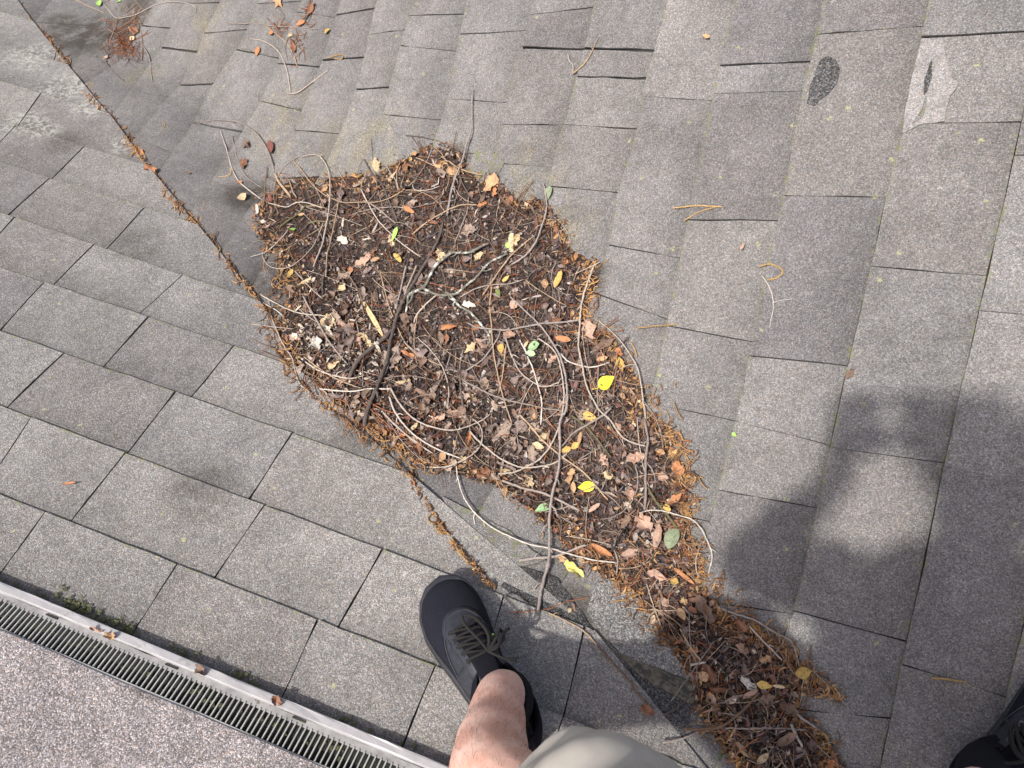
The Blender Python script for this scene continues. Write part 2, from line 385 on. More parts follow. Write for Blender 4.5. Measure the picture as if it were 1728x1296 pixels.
for la, lb in zip(RO[:-1], RO[1:]):
    fa, fb = RF[la], RF[lb]; ea, eb = R_end(fa), R_end(fb)
    slots = list(RS.get((la, lb), [(100, 100)]))
    wd = max(90., (fb(200.) - fa(200.)))
    tl = 270 if la[0] == 'L' or la == 'M1' else 140
    while slots[0][0] > -480:
        st = random.uniform(.8, 1.15) * tl; slots.insert(0, (slots[0][0] - st, slots[0][1] - st))
    slots = [s for s in slots if s[0] < ea - 8 and s[1] < eb + 300]
    while slots and slots[-1][0] + tl * 1.3 < min(ea, eb):
        st = random.uniform(.85, 1.1) * tl; slots.append((slots[-1][0] + st, slots[-1][1] + st * 1.02))
    slots = [s for s in slots if s[0] < ea - 8 and s[1] < eb - 8] + [(ea, eb)]
    valley = RO.index(lb) <= RO.index('L2')
    for (a0, b0), (a1, b1) in zip(slots[:-1], slots[1:]):
        if min(a1 - a0, b1 - b0) < 5: continue
        g0 = WIDE.get((la, a0), random.uniform(.5, 1.0)); g1 = WIDE.get((la, a1), random.uniform(.5, 1.0))
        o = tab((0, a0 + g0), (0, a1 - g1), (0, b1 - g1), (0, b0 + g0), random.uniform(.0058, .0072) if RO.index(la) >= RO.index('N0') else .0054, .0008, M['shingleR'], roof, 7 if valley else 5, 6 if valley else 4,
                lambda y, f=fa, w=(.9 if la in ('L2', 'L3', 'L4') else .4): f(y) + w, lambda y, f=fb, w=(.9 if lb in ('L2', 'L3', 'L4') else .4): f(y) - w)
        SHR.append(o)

def poly_plate(name, pts, h, mat, parent, thick=.005, res=1, label=None):
    """plate with an outline of photo pixels, lying on the roof (fan round its middle, two rings)"""
    P = np.array(pts, float)
    Q = []
    for a, b in zip(P, np.roll(P, -1, 0)):
        n = max(1, int(np.hypot(*(b - a)) / 14))
        for k in range(n): Q.append(a + (b - a) * k / n)
    Q = np.array(Q); Q += rng.normal(0, .8, Q.shape); c = Q.mean(0)
    rings = [Q, c + (Q - c) * .66, c + (Q - c) * .33, c[None]]
    allp = np.vstack(rings); m = len(Q)
    p, n = hit(allp[:, 0], allp[:, 1], h)
    faces = []
    for r in range(2):
        for k in range(m):
            faces.append((r * m + k, r * m + (k + 1) % m, (r + 1) * m + (k + 1) % m, (r + 1) * m + k))
    for k in range(m): faces.append((2 * m + k, 2 * m + (k + 1) % m, 3 * m))
    b0 = len(p); verts = list(p) + [p[k] - n[k] * thick for k in range(m)]
    for k in range(m): faces.append((k, b0 + k, b0 + (k + 1) % m, (k + 1) % m))
    a, b, c3 = (verts[q] for q in faces[0][:3])
    if np.cross(b - a, c3 - a)[2] < 0: faces = [f[::-1] for f in faces]
    o = mesh_obj(name, verts, faces, mat, parent)
    if label: o['label'] = label
    return o
poly_plate('shingle_patch', [(1003, 988), (1045, 983), (1092, 1030), (1137, 1095), (1178, 1158), (1100, 1128), (1052, 1112), (1022, 1078), (990, 1036)], .0085, M['bright'], roof, .006, label='pale worn shingle piece left of the debris')
poly_plate('flashing_strip', [(1040, 1105), (1100, 1129), (1176, 1163), (1168, 1192), (1115, 1166), (1080, 1146)], .0100, M['flash'], roof, .003, label='bent brown flashing strip in the valley')
poly_plate('shingle_patch', [(1058, 1124), (1112, 1164), (1168, 1190), (1152, 1246), (1116, 1226), (1085, 1180)], .0078, M['darksh'], roof, .004, label='stripped dark shingle piece in the valley')
poly_plate('shingle_patch', [(872, 958), (938, 978), (982, 1038), (1002, 1068), (912, 1032), (845, 992)], .0075, M['darksh'], roof, .004, label='dark bare shingle piece beside the shoe')
poly_plate('shingle_patch', [(746, 842), (800, 868), (862, 902), (920, 950), (866, 962), (812, 960), (770, 905)], .0082, M['shingleR'], roof, .005)
poly_plate('shingle_patch', [(812, 246), (840, 262), (855, 277), (838, 305), (815, 312), (795, 290), (800, 268)], .0088, M['shingleR'], roof, .005)
# torn places on the right slope
poly_plate('torn_patch', [(1386, 104), (1398, 98), (1412, 104), (1419, 120), (1414, 142), (1398, 163), (1376, 182), (1362, 178), (1368, 150)], .0080, M['darksh'], roof, .0035, label='dark torn patch with its granules gone')
M['bare'] = shingle_mat('bare_fibreglass', (1.05, 1.0, .96), 1.42, 640., .38, None, None, None, edge=False, moss=False)
poly_plate('torn_patch', [(1556, 68), (1592, 70), (1598, 104), (1606, 138), (1620, 143), (1604, 166), (1594, 209), (1556, 212), (1534, 225), (1524, 228), (1530, 180), (1545, 110)], .0085, M['bare'], roof, .003, label='pale patch where the granules have worn away')
poly_plate('torn_patch', [(1570, 110), (1574, 106), (1572, 132), (1566, 158), (1560, 166), (1561, 140)], .0100, M['darksh'], roof, .002, label='dark crack in the worn patch')
poly_plate('crack', [(1562, 166), (1566, 165), (1560, 200), (1540, 214), (1546, 204), (1558, 190)], .0098, M['shingleR'], roof, .002)

# ------------------------------------------------------------------ ridge vent
vent0 = planeL(0, 980, .029); vent1 = planeL(762, 1294, .029)
CL = (vent1 - vent0) / np.linalg.norm(vent1 - vent0); CL = CL - NL * (CL @ NL); CL /= np.linalg.norm(CL)
SL = np.cross(CL, NL); SL /= np.linalg.norm(SL)
if SL[2] < 0: SL = -SL                              # uphill along the slope
vb = vent0 - NL * .029
vent = empty('ridge_vent', vb + CL * .4)
tag(vent, 'white louvred ridge vent with granule cap along the top of the left slope', 'ridge vent')
def vp(c, u, h): return vb + CL * c + SL * u + NL * h
def extrude(name, prof, c0, c1, mat, parent, n=24, closed=True, smooth=False, wob=.0004):
    verts = []; m = len(prof)
    for k in range(n + 1):
        c = c0 + (c1 - c0) * k / n
        for (u, h) in prof: verts.append(vp(c, u, h) + rng.normal(0, wob, 3))
    faces = []
    for k in range(n):
        for i in range(m if closed else m - 1):
            a = k * m + i; b = k * m + (i + 1) % m; faces.append((a, b, b + m, a + m))
    if closed: faces += [tuple(range(m))[::-1], tuple(n * m + i for i in range(m))]
    o = mesh_obj(name, verts, faces, mat, parent, smooth=smooth)
    bm = bmesh.new(); bm.from_mesh(o.data); bmesh.ops.recalc_face_normals(bm, faces=bm.faces); bm.to_mesh(o.data); bm.free()
    return o
C0, C1 = -.75, 1.15
extrude('baffle', [(0, .012), (0, .026), (.0015, .0285), (.004, .029), (.0125, .029), (.0140, .0275), (.0148, .0225), (.0128, .0222), (.0115, .0265), (.003, .0262), (.002, .012)], C0, C1, M['alu'], vent, 60)
extrude('ledge', [(.0150, .0205), (.0150, .0228), (.0255, .0215), (.0255, .0190)], C0, C1, M['ledge'], vent, 60)
extrude('vent_channel', [(.002, .002), (.002, .005), (.085, .005), (.085, .002)], C0, C1, M['cavity'], vent, 40)
extrude('slat_rail', [(.064, .014), (.064, .0275), (.069, .0275), (.069, .014)], C0, C1, M['slat'], vent, 20)
# slats: one mesh shared
sl0 = None
step = .0088; nsl = int((.98 + .62) / step)
for k in range(nsl):
    c = -.62 + k * step
    if sl0 is None:
        pr = [(.0245, .0195), (.0245, .0240), (.066, .0265), (.066, .0220)]
        verts = [vp(c + s, u, h) for s in (0, .0020) for (u, h) in pr]
        sl0 = mesh_obj('slat', verts, [(0, 1, 2, 3), (7, 6, 5, 4), (0, 4, 5, 1), (1, 5, 6, 2), (2, 6, 7, 3), (3, 7, 4, 0)], M['slat'], vent)
        base = Vector(sl0.location)
    else:
        o = sl0.copy(); COL.objects.link(o); o.parent = vent; o.location = base + Vector(tuple(CL * (k * step + random.uniform(-.0005, .0005))))
# small clips on the baffle
for px_, py_ in ((88, 1026), (290, 1106), (505, 1190)):
    q = planeL(px_, py_, .022); c = (q - vb) @ CL
    verts = [vp(c + a, u, h) for a in (0, .022) for (u, h) in ((.0175, .0225), (.0175, .0250), (.0200, .0250), (.0200, .0225))]
    mesh_obj('clip', verts, [(0, 1, 2, 3), (7, 6, 5, 4), (0, 4, 5, 1), (1, 5, 6, 2), (2, 6, 7, 3), (3, 7, 4, 0)], M['cavity'], vent)
capprof = [(.0675, .0245), (.0675, .0305), (.075, .0312), (.11, .033), (.15, .036), (.2, .040), (.26, .043), (.32, .044), (.37, .041), (.41, .033), (.44, .015), (.46, -.02), (.50, -.13), (.58, -.40), (.57, -.40), (.49, -.13), (.44, -.02), (.40, .02), (.30, .035), (.2, .033), (.11, .0255)]
for a, b in ((C0, -.35), (-.347, .86), (.863, C1)):
    extrude('cap_shingle', capprof, a, b, M['cap'], vent, 30, smooth=False, wob=.0005)

# moss along the vent's lip
def blob_strip(name, centers, r, mat, parent=None, seg=6):
    verts = []; faces = []
    for c, rr in zip(centers, r):
        b = len(verts); c = np.asarray(c)
        n = normal_at(c)
        for (lat, cnt) in ((0., 6), (.6, 5), (1.2, 3)):
            for i in range(cnt):
                a = 2 * math.pi * i / cnt + random.random()
                t1 = np.cross(n, [1, 0, 0]); t1 /= np.linalg.norm(t1); t2 = np.cross(n, t1)
                verts.append(c + (t1 * math.cos(a) + t2 * math.sin(a)) * rr * math.cos(lat) * random.uniform(.7, 1.2) + n * rr * math.sin(lat) * .7)
        for i in range(6): faces.append((b + i, b + (i + 1) % 6, b + 6 + i % 5))
        for i in range(5): faces.append((b + 6 + i, b + 6 + (i + 1) % 5, b + 11 + i % 3)); 
        faces.append((b + 11, b + 12, b + 13))
        for i in range(3): faces.append((b + 6 + i, b + 11 + i, b + 11 + (i + 1) % 3))
    return mesh_obj(name, verts, faces, mat, parent)
cs = []; rs = []
for (x0, x1, n, w) in ((95, 165, 70, 11), (165, 235, 45, 8), (285, 335, 16, 5), (395, 440, 18, 5), (560, 700, 16, 4), (-60, 90, 18, 5)):
    for _ in range(n):
        x = random.uniform(x0, x1); y = 980 + .412 * x - abs(random.gauss(2, w * 1.25)) - 2
        cs.append(planeL(x, y, .0115)); rs.append(random.uniform(.0014, .0046))
for _ in range(120):
    c_ = random.uniform(-.3, .95); cs.append(vp(c_, random.uniform(.028, .062), .007)); rs.append(random.uniform(.002, .006))
tag(blob_strip('moss', cs, rs, M['mosspad']), 'green moss tufts growing along the ridge vent edge', 'moss', kind='stuff')
cs = []; rs = []
for k in (13, 14, 15):
    for _ in range(26):
        x = random.uniform(0, 520); y = butt8(k, x) - random.uniform(-1, 4)
        cs.append(planeL(x, y, .007)); rs.append(random.uniform(.0008, .0018))
for (x0, y0, x1, y1, n) in ((443, 172, 511, 188, 26), (436, 160, 446, 176, 12), (160, 95, 178, 108, 30), (125, 110, 150, 120, 10), (400, 84, 430, 88, 25), (330, 210, 345, 214, 10)):
    for _ in range(n):
        f = random.random(); q = hit(np.array([x0 + (x1 - x0) * f + random.gauss(0, 1.5)]), np.array([y0 + (y1 - y0) * f + random.gauss(0, 2)]), .004)[0][0]
        cs.append(q); rs.append(random.uniform(.001, .0026))
tag(blob_strip('moss', cs, rs, M['mosspad']), 'tiny moss tufts in the shingle joints', 'moss', kind='stuff')

# ------------------------------------------------------------------ debris bed in the valley
OUT = np.array([(430, 345), (470, 300), (540, 300), (640, 290), (690, 265), (735, 238), (780, 255), (790, 285), (840, 300), (870, 335), (920, 340), (945, 375), (965, 420), (1005, 445),
    (1000, 500), (985, 545), (1030, 560), (1050, 600), (1085, 650), (1090, 690), (1130, 720), (1140, 770), (1165, 800), (1162, 860), (1155, 890), (1188, 940), (1182, 985), (1212, 1030), (1280, 1060),
    (1330, 1100), (1390, 1150), (1415, 1178), (1360, 1165), (1345, 1195), (1390, 1240), (1420, 1296), (1480, 1400), (1330, 1400), (1250, 1296), (1205, 1240), (1180, 1200), (1168, 1150), (1130, 1090), (1082, 1022), (1040, 985), (1000, 962),
    (960, 930), (930, 892), (880, 852), (830, 815), (770, 800), (700, 780), (650, 740), (600, 715), (540, 680), (500, 630), (465, 590), (450, 550), (480, 515), (482, 465), (450, 420), (425, 380)], float)
def inside(px, py, poly=OUT):
    px = np.asarray(px, float); py = np.asarray(py, float); c = np.zeros(px.shape, bool)
    n = len(poly); j = n - 1
    for i in range(n):
        xi, yi = poly[i]; xj, yj = poly[j]
        cond = ((yi > py) != (yj > py)) & (px < (xj - xi) * (py - yi) / (yj - yi + 1e-9) + xi)
        c ^= cond; j = i
    return c
def edged(px, py, poly=OUT):
    px = np.asarray(px, float); py = np.asarray(py, float); d = np.full(px.shape, 1e9)
    for i in range(len(poly)):
        a = poly[i - 1]; b = poly[i]; ab = b - a
        t = np.clip(((px - a[0]) * ab[0] + (py - a[1]) * ab[1]) / (ab @ ab), 0, 1)
        d = np.minimum(d, np.hypot(px - a[0] - t * ab[0], py - a[1] - t * ab[1]))
    return d
_k = rng.normal(0, 1, (24, 2)) * np.linspace(.02, .16, 24)[:, None]; _ph = rng.uniform(0, 6.28, 24); _am = 1 / (1 + np.arange(24) * .25)
def lump(px, py):
    px = np.asarray(px, float)[..., None]; py = np.asarray(py, float)[..., None]
    return (np.sin(px * _k[:, 0] + py * _k[:, 1] + _ph) * _am).sum(-1) / 4.5
def bed(px, py):
    """depth of the debris above the shingles"""
    ins = inside(px, py); d = np.where(ins, edged(px, py), 0)
    s = np.clip(d / 75., 0, 1); s = s * s * (3 - 2 * s)
    base = .009 + .020 * s + .0045 * lump(px, py) * np.clip(d / 25, 0, 1)
    for (x, y, r, dep) in ((1228, 1115, 45, .018), (1125, 825, 28, .016), (770, 600, 40, .008), (985, 610, 28, .008), (620, 565, 22, .010)):
        base = base - dep * np.exp(-((px - x) ** 2 + (py - y) ** 2) / (r * r))
    out = np.where(np.asarray(px) < cutx(py) + 4, .0150, .0075)
    return np.where(ins, np.maximum(base, .006), out)
def on(px, py, lift=0.):
    """point above the debris (or the bare shingles) at a photo pixel, raised towards the viewer"""
    px = np.asarray(px, float); py = np.asarray(py, float)
    d, t = hit_t(px, py); L = np.linalg.norm(d, axis=-1)
    t = t - (bed(px, py) + lift) / L * 1.03
    return d * t[..., None]
gx = np.arange(410, 1500, 5.); gy = np.arange(225, 1405, 5.)
GX, GY = np.meshgrid(gx, gy); INS = inside(GX, GY); D = edged(GX, GY)
keep = INS | (D < 6)
idm = -np.ones(GX.shape, int); idm[keep] = np.arange(keep.sum())
bx, by = GX[keep], GY[keep]
dd, tt = hit_t(bx, by); th = np.where(INS[keep], bed(bx, by) - .002 + rng.normal(0, .0012, bx.shape), -.002)
bp = dd * (tt - th / np.linalg.norm(dd, axis=-1))[:, None]
bf = []
for j in range(GX.shape[0] - 1):
    for i in range(GX.shape[1] - 1):
        q = (idm[j, i], idm[j + 1, i], idm[j + 1, i + 1], idm[j, i + 1])
        if min(q) >= 0: bf.append(q)
tag(mesh_obj('leaf_mould', bp, bf, M['soil']), 'dark rotting leaf mould filling the roof valley', 'debris', kind='stuff')

# ------------------------------------------------------------------ loose litter too fine to count
def vcol_mat(name, rough=.85, spec=.25, nscale=260., amt=.3):
    t = NT(name); a = t.n('ShaderNodeAttribute', attribute_name='Col'); P = t.pos(); nz = t.noise(P, nscale, 3.)
    c = t.mix(1., a.outputs[0], t.ramp(nz, [(.3, 1 - amt), (.7, 1 + amt)]), 'MULTIPLY'); t.color(c, rough, spec); t.bump(nz, .4, .001); return t.m
M['litter'] = vcol_mat('litter')
def sample_in(n, poly=OUT, lim=(410, 1500, 225, 1400)):
    o = np.zeros((0, 2))
    while len(o) < n:
        p = rng.uniform((lim[0], lim[2]), (lim[1], lim[3]), (n * 3, 2)); p = p[inside(p[:, 0], p[:, 1], poly)]; o = np.vstack([o, p])
    return o[:n]
PAL_IN = np.array([srgb(84, 66, 58), srgb(66, 53, 50), srgb(104, 86, 76), srgb(56, 46, 46), srgb(130, 108, 96), srgb(92, 70, 62), srgb(150, 130, 118), srgb(80, 66, 68), srgb(110, 82, 66), srgb(48, 40, 38), srgb(72, 60, 58), srgb(62, 52, 52), srgb(108, 94, 94), srgb(88, 76, 80), srgb(162, 146, 136), srgb(124, 84, 74), srgb(96, 66, 60)])
PAL_ED = np.array([srgb(164, 124, 78), srgb(146, 106, 70), srgb(130, 96, 70), srgb(178, 140, 96), srgb(120, 88, 66), srgb(98, 76, 62), srgb(170, 132, 84), srgb(142, 110, 88)])
PAL_PALE = np.array([srgb(190, 168, 142), srgb(172, 146, 120), srgb(206, 192, 170), srgb(150, 126, 108)])
def frames(n):
    a = rng.uniform(0, 2 * np.pi, n); tilt = np.abs(rng.normal(0, .62, n)); b = rng.uniform(0, 2 * np.pi, n)
    nrm = np.stack([np.sin(tilt) * np.cos(b), np.sin(tilt) * np.sin(b), np.cos(tilt)], -1)
    t1 = np.stack([np.cos(a), np.sin(a), 0 * a], -1); t1 -= nrm * (t1 * nrm).sum(-1, keepdims=True); t1 /= np.linalg.norm(t1, axis=-1, keepdims=True)
    return t1, np.cross(nrm, t1), nrm
def litter(name, pts, lo, hi, aspect, cols, lift, label, curl=.35):
    n = len(pts); c = on(pts[:, 0], pts[:, 1], rng.uniform(*lift, n)); t1, t2, nr = frames(n)
    L = np.exp(rng.uniform(np.log(lo), np.log(hi), n)) * .5; Wd = L * rng.uniform(aspect[0], aspect[1], n)
    cu = rng.normal(0, curl, n); cv = rng.normal(0, curl, n)
    V = np.zeros((n, 9, 3))
    for j, v in enumerate((-1, 0, 1)):
        for i, u in enumerate((-1, 0, 1)):
            wu = .45 + .55 * (1 - abs(u)) if v else 1.
            wob = rng.uniform(.7, 1.25, n)
            V[:, j * 3 + i] = c + t1 * (L * u * wob)[:, None] + t2 * (Wd * v * wu * rng.uniform(.7, 1.3, n))[:, None] + nr * (L * (cu * u * u + cv * v * v * .6) + rng.normal(0, .0005, n))[:, None]
    base = np.arange(n)[:, None] * 9
    Fc = np.concatenate([base + np.array(q) for q in ((0, 1, 4, 3), (1, 2, 5, 4), (3, 4, 7, 6), (4, 5, 8, 7))], 0)
    o = mesh_obj(name, V.reshape(-1, 3), Fc, M['litter'], smooth=True, col=np.repeat(cols, 9, 0))
    return tag(o, label, 'debris', kind='stuff')
def pick(pts, wpale=.05, ed=42.):
    d = edged(pts[:, 0], pts[:, 1]); n = len(pts)
    # right and lower-left margins hold the orange litter
    side = np.where((pts[:, 0] > 960) | (pts[:, 0] < 720), 1., .4)
    e = rng.random(n) < np.clip(1.05 - d / ed, .03, 1) * side
    c = np.where(e[:, None], PAL_ED[rng.integers(0, len(PAL_ED), n)], PAL_IN[rng.integers(0, len(PAL_IN), n)])
    pal = np.exp(-((pts[:, 0] - 560) ** 2 + (pts[:, 1] - 580) ** 2) / 85 ** 2) * .42 + wpale
    c = np.where((rng.random(n) < pal)[:, None], PAL_PALE[rng.integers(0, 4, n)], c)
    sat = np.clip(d / 60., 0, 1)[:, None] * .34; c = (c * (1 - sat) + c.mean(1, keepdims=True) * sat) * 1.04
    return c * rng.uniform(.55, 1.25, (n, 1))
p1 = sample_in(15000); litter('leaf_crumbs', p1, .003, .0095, (.35, .9), pick(p1, .03) * .9, (-.001, .003), 'fine crumbled brown leaf litter in the valley')
p2 = sample_in(4200); litter('leaf_litter', p2, .007, .017, (.3, .75), pick(p2, .04), (.0, .005), 'small dry brown leaf pieces covering the debris pile', .45)
p3 = sample_in(1500); litter('bark_flakes', p3, .010, .030, (.10, .24), pick(p3, .07), (.002, .008), 'narrow bark and leaf slivers strewn over the debris pile', .3)
# crumbs that have rolled just off the pile
ed = []
for i in range(len(OUT)):
    a, b = OUT[i - 1], OUT[i]; n = int(np.hypot(*(b - a)) / 4)
    for k in range(n):
        q = a + (b - a) * random.random(); ed.append(q + rng.normal(0, 7, 2))
ed = np.array(ed); litter('edge_crumbs', ed, .003, .010, (.3, .8), PAL_ED[rng.integers(0, len(PAL_ED), len(ed))] * rng.uniform(.5, 1.1, (len(ed), 1)), (.0, .003), 'orange brown crumbs along the rim of the debris pile')

def tube_arrays(paths, radii, sides=3):
    verts = []; faces = []; owner = []
    for q, (P, R) in enumerate(zip(paths, radii)):
        P = np.asarray(P); m = len(P); T = np.gradient(P, axis=0); T /= np.linalg.norm(T, axis=1, keepdims=True) + 1e-9
        ref = np.array([0, 0, 1.]); N1 = np.cross(T, ref); ln = np.linalg.norm(N1, axis=1, keepdims=True); N1 = N1 / np.maximum(ln, 1e-6); N2 = np.cross(T, N1)
        b = len(verts)
        for k in range(m):
            for s in range(sides):
                a = 2 * math.pi * s / sides; verts.append(P[k] + (N1[k] * math.cos(a) + N2[k] * math.sin(a)) * R[k]); owner.append(q)
        for k in range(m - 1):
            for s in range(sides):
                x = b + k * sides + s; y = b + k * sides + (s + 1) % sides; faces.append((x, y, y + sides, x + sides))
        faces.append(tuple(b + s for s in range(sides))[::-1]); faces.append(tuple(b + (m - 1) * sides + s for s in range(sides)))
    return verts, faces, np.array(owner)
def px_curve(cx, cy, L, ang, bend, n=6):
    s = np.linspace(-.5, .5, n); a = ang + bend * s; st = L / (n - 1)
    x = cx + np.concatenate([[0], np.cumsum(np.cos(a[1:]) * st)]); y = cy + np.concatenate([[0], np.cumsum(np.sin(a[1:]) * st)])
    return x - (x.mean() - cx), y - (y.mean() - cy)
# needles and hair-thin stems
def needles(name, pts, lo, hi, r, cols, lift, label):
    xs_, ys_, ls = [], [], []
    for (cx, cy) in pts:
        x, y = px_curve(cx, cy, random.uniform(lo, hi), random.uniform(0, math.pi), random.gauss(0, 1.1)); xs_.append(x); ys_.append(y)
        l0, l1 = random.uniform(*lift), random.uniform(*lift); ls.append(np.linspace(l0, l1, len(x)))
    P = on(np.array(xs_).ravel(), np.array(ys_).ravel(), np.array(ls).ravel()).reshape(len(pts), 6, 3)
    # smooth heights so a needle bridges the small hollows
    v, f, ow = tube_arrays(P, [np.linspace(r, r * .6, 6) * random.uniform(.7, 1.3) for _ in pts], 3)
    return tag(mesh_obj(name, v, f, M['litter'], smooth=True, col=cols[ow]), label, 'debris', kind='stuff')
PAL_N = np.array([srgb(150, 88, 52), srgb(120, 74, 48), srgb(170, 112, 70), srgb(96, 68, 52), srgb(140, 122, 104), srgb(184, 166, 144), srgb(120, 104, 94), srgb(160, 140, 120)])
p4 = sample_in(1700); needles('pine_needles', p4, 20, 75, .0007, PAL_N[rng.integers(0, len(PAL_N), len(p4))] * rng.uniform(.6, 1.15, (len(p4), 1)), (.001, .009), 'thin reddish needles strewn over the debris pile')

tuft = np.vstack([rng.normal((205, 62), (15, 24), (75, 2)), rng.normal((222, 85), (8, 12), (25, 2))])
needles('needle_tuft', tuft, 14, 50, .0008, PAL_N[rng.integers(0, 4, len(tuft))] * rng.uniform(.6, 1.1, (len(tuft), 1)), (.0, .012), 'tuft of rusty needles at the top left corner')
cl2 = np.vstack([rng.normal((500, 75), (9, 20), (26, 2)), rng.normal((523, 25), (5, 16), (16, 2)), rng.normal((470, 45), (7, 7), (14, 2))])
needles('needle_clump', cl2, 10, 34, .0008, PAL_N[rng.integers(0, 4, len(cl2))] * rng.uniform(.7, 1.2, (len(cl2), 1)), (.0, .005), 'small clump of rusty needles near the top edge')
seam = np.array([(float(cutx(y)) + random.gauss(2, 3.), y) for y in list(rng.uniform(10, 560, 130)) + list(rng.uniform(790, 990, 45))])
litter('seam_crumbs', seam, .005, .014, (.2, .6), PAL_ED[rng.integers(0, len(PAL_ED), len(seam))] * rng.uniform(.5, 1.05, (len(seam), 1)), (.0, .003), 'brown leaf crumbs lodged along the cut shingle edge')
# ------------------------------------------------------------------ catkins
M['catkin'] = simple('dry_catkin', srgb(172, 142, 98), .9, .2, 400, .4, .6, .001, .22)
def bead_tube(P, r, sides=5, beads=None):
    P = np.asarray(P); seg = np.linalg.norm(np.diff(P, axis=0), axis=1); s = np.concatenate([[0], np.cumsum(seg)]); L = s[-1]
    n = max(8, int(L / .0016)); n = min(n, 60); q = np.linspace(0, L, n); Q = np.stack([np.interp(q, s, P[:, i]) for i in range(3)], -1)
    R = r * (.55 + .55 * (np.arange(n) % 2)) * rng.uniform(.8, 1.25, n); R[0] *= .5; R[-1] *= .5
    return Q + rng.normal(0, r * .18, Q.shape), R
cat_paths = []; cat_r = []
def add_cat(cx, cy, L, lift):
    x, y = px_curve(cx, cy, L, random.uniform(0, 6.28), random.gauss(0, 2.2), 9)
    P = on(x, y, np.full(9, random.uniform(*lift))); Q, R = bead_tube(P, random.uniform(.0009, .0016)); cat_paths.append(Q); cat_r.append(R)
# dense margins: right rim, left rim, lower spur and the cut edge of the valley shingles
RIM = [((985, 545), (1050, 600), 26, 12), ((1085, 650), (1130, 720), 22, 14), ((1130, 720), (1165, 800), 40, 14), ((1165, 800), (1160, 890), 34, 12), ((1160, 890), (1190, 985), 40, 14),
       ((1020, 950), (1150, 940), 45, 16), ((1190, 985), (1280, 1070), 40, 16), ((1280, 1060), (1410, 1175), 60, 10), ((1000, 450), (985, 545), 30, 8), ((455, 540), (500, 630), 50, 10), ((500, 630), (600, 715), 45, 9),
       ((600, 715), (700, 785), 45, 9), ((480, 460), (475, 500), 24, 12), ((1040, 985), (1130, 1090), 36, 10), ((1180, 1200), (1260, 1300), 26, 10), ((870, 330), (950, 385), 16, 8), ((1300, 1200), (1400, 1260), 26, 14), ((700, 785), (770, 800), 16, 7), ((940, 880), (1020, 930), 24, 12)]
for (a, b, n, sd_) in RIM:
    for _ in range(n):
        f = random.random(); add_cat(a[0] + (b[0] - a[0]) * f + random.gauss(0, sd_), a[1] + (b[1] - a[1]) * f + random.gauss(0, sd_), random.uniform(12, 34), (.001, .007))
SEAMC = np.sort(rng.uniform(15, 985, 46))
for _ in range(270):
    y = random.choice([random.uniform(130, 545), random.uniform(200, 545), random.uniform(250, 420), random.uniform(15, 130), random.uniform(780, 985), random.uniform(800, 985), random.uniform(420, 545)])
    y = SEAMC[np.argmin(np.abs(SEAMC - y))] + random.gauss(0, 9.) if random.random() < .55 else y
    add_cat(float(cutx(y)) + random.gauss(1, 4.5), y + random.gauss(0, 3), random.uniform(8, 22), (.0, .005))
for _ in range(90):
    y = random.uniform(12, 345); y = SEAMC[np.argmin(np.abs(SEAMC - y))] + random.gauss(0, 8.) if random.random() < .75 else y
    add_cat(float(cutx(y)) + random.gauss(0, 4.5), y + random.gauss(0, 3), random.uniform(12, 26), (.0, .004))
v, f, ow = tube_arrays(cat_paths, cat_r, 5)
cc = PAL_ED[rng.integers(0, len(PAL_ED), len(cat_paths))] * rng.uniform(.65, 1.2, (len(cat_paths), 1))
tag(mesh_obj('catkin_litter', v, f, M['litter'], smooth=True, col=cc[ow]), 'mass of orange brown catkins along the debris rim and the cut shingle edge', 'catkins', kind='stuff')

# zoom frames used while reading positions off the photograph: origin and scale
ZF = {'1': (400, 230, 5.4), '2': (680, 230, 4.8), '3': (430, 450, 4.8), '4': (740, 450, 4.8), '5': (640, 630, 4.8), '6': (860, 700, 4.8), '7': (1080, 950, 4.8), '8': (1120, 1110, 5.4),
      'a': (0, 0, 4.32), 'b': (300, 0, 4.32), 'c': (100, 200, 4.32), 'd': (640, 780, 5.76), 'e': (860, 920, 4.32), 'r': (1128, 423, 2.88), 's': (1128, 0, 2.88), 't': (564, 0, 2.88), 'v': (564, 423, 2.88), 'w': (1128, 846, 2.88), 'p': (0, 0, 1.)}
def zp(z, pts):
    x0, y0, s = ZF[z]; a = np.array(pts, float); return np.stack([x0 + a[:, 0] / s, y0 + a[:, 1] / s], -1)
def spline(P, step=4.):
    P = np.asarray(P, float); out = []
    Q = np.vstack([2 * P[0] - P[1], P, 2 * P[-1] - P[-2]])
    for i in range(1, len(Q) - 2):
        n = max(2, int(np.hypot(*(Q[i + 1] - Q[i])) / step))
        for k in range(n):
            t = k / n; a, b, c, d = Q[i - 1], Q[i], Q[i + 1], Q[i + 2]
            out.append(.5 * (2 * b + (c - a) * t + (2 * a - 5 * b + 4 * c - d) * t * t + (3 * b - a - 3 * c + d) * t ** 3))
    out.append(P[-1]); return np.array(out)
def catkin(z, pts, label, r=.0016):
    S = spline(zp(z, pts), 3.); P = on(S[:, 0], S[:, 1], np.full(len(S), .0015)); Q, R = bead_tube(P, r)
    v, f, _ = tube_arrays([Q], [R], 6)
    return tag(mesh_obj('catkin', v, f, M['catkin'], smooth=True), label, 'catkin', 'loose catkins on the shingles')
catkin('s', [(20, 1012), (140, 1000), (260, 1005)], 'straight tan catkin on the shingles upper right of the debris pile', .0017)
catkin('s', [(80, 1070), (150, 1030), (240, 1003)], 'slanting catkin crossing the straight one right of the pile', .0015)
catkin('r', [(440, 78), (490, 65), (535, 80), (555, 102), (530, 130), (480, 142)], 'hook shaped tan catkin above the forked white stem', .0019)
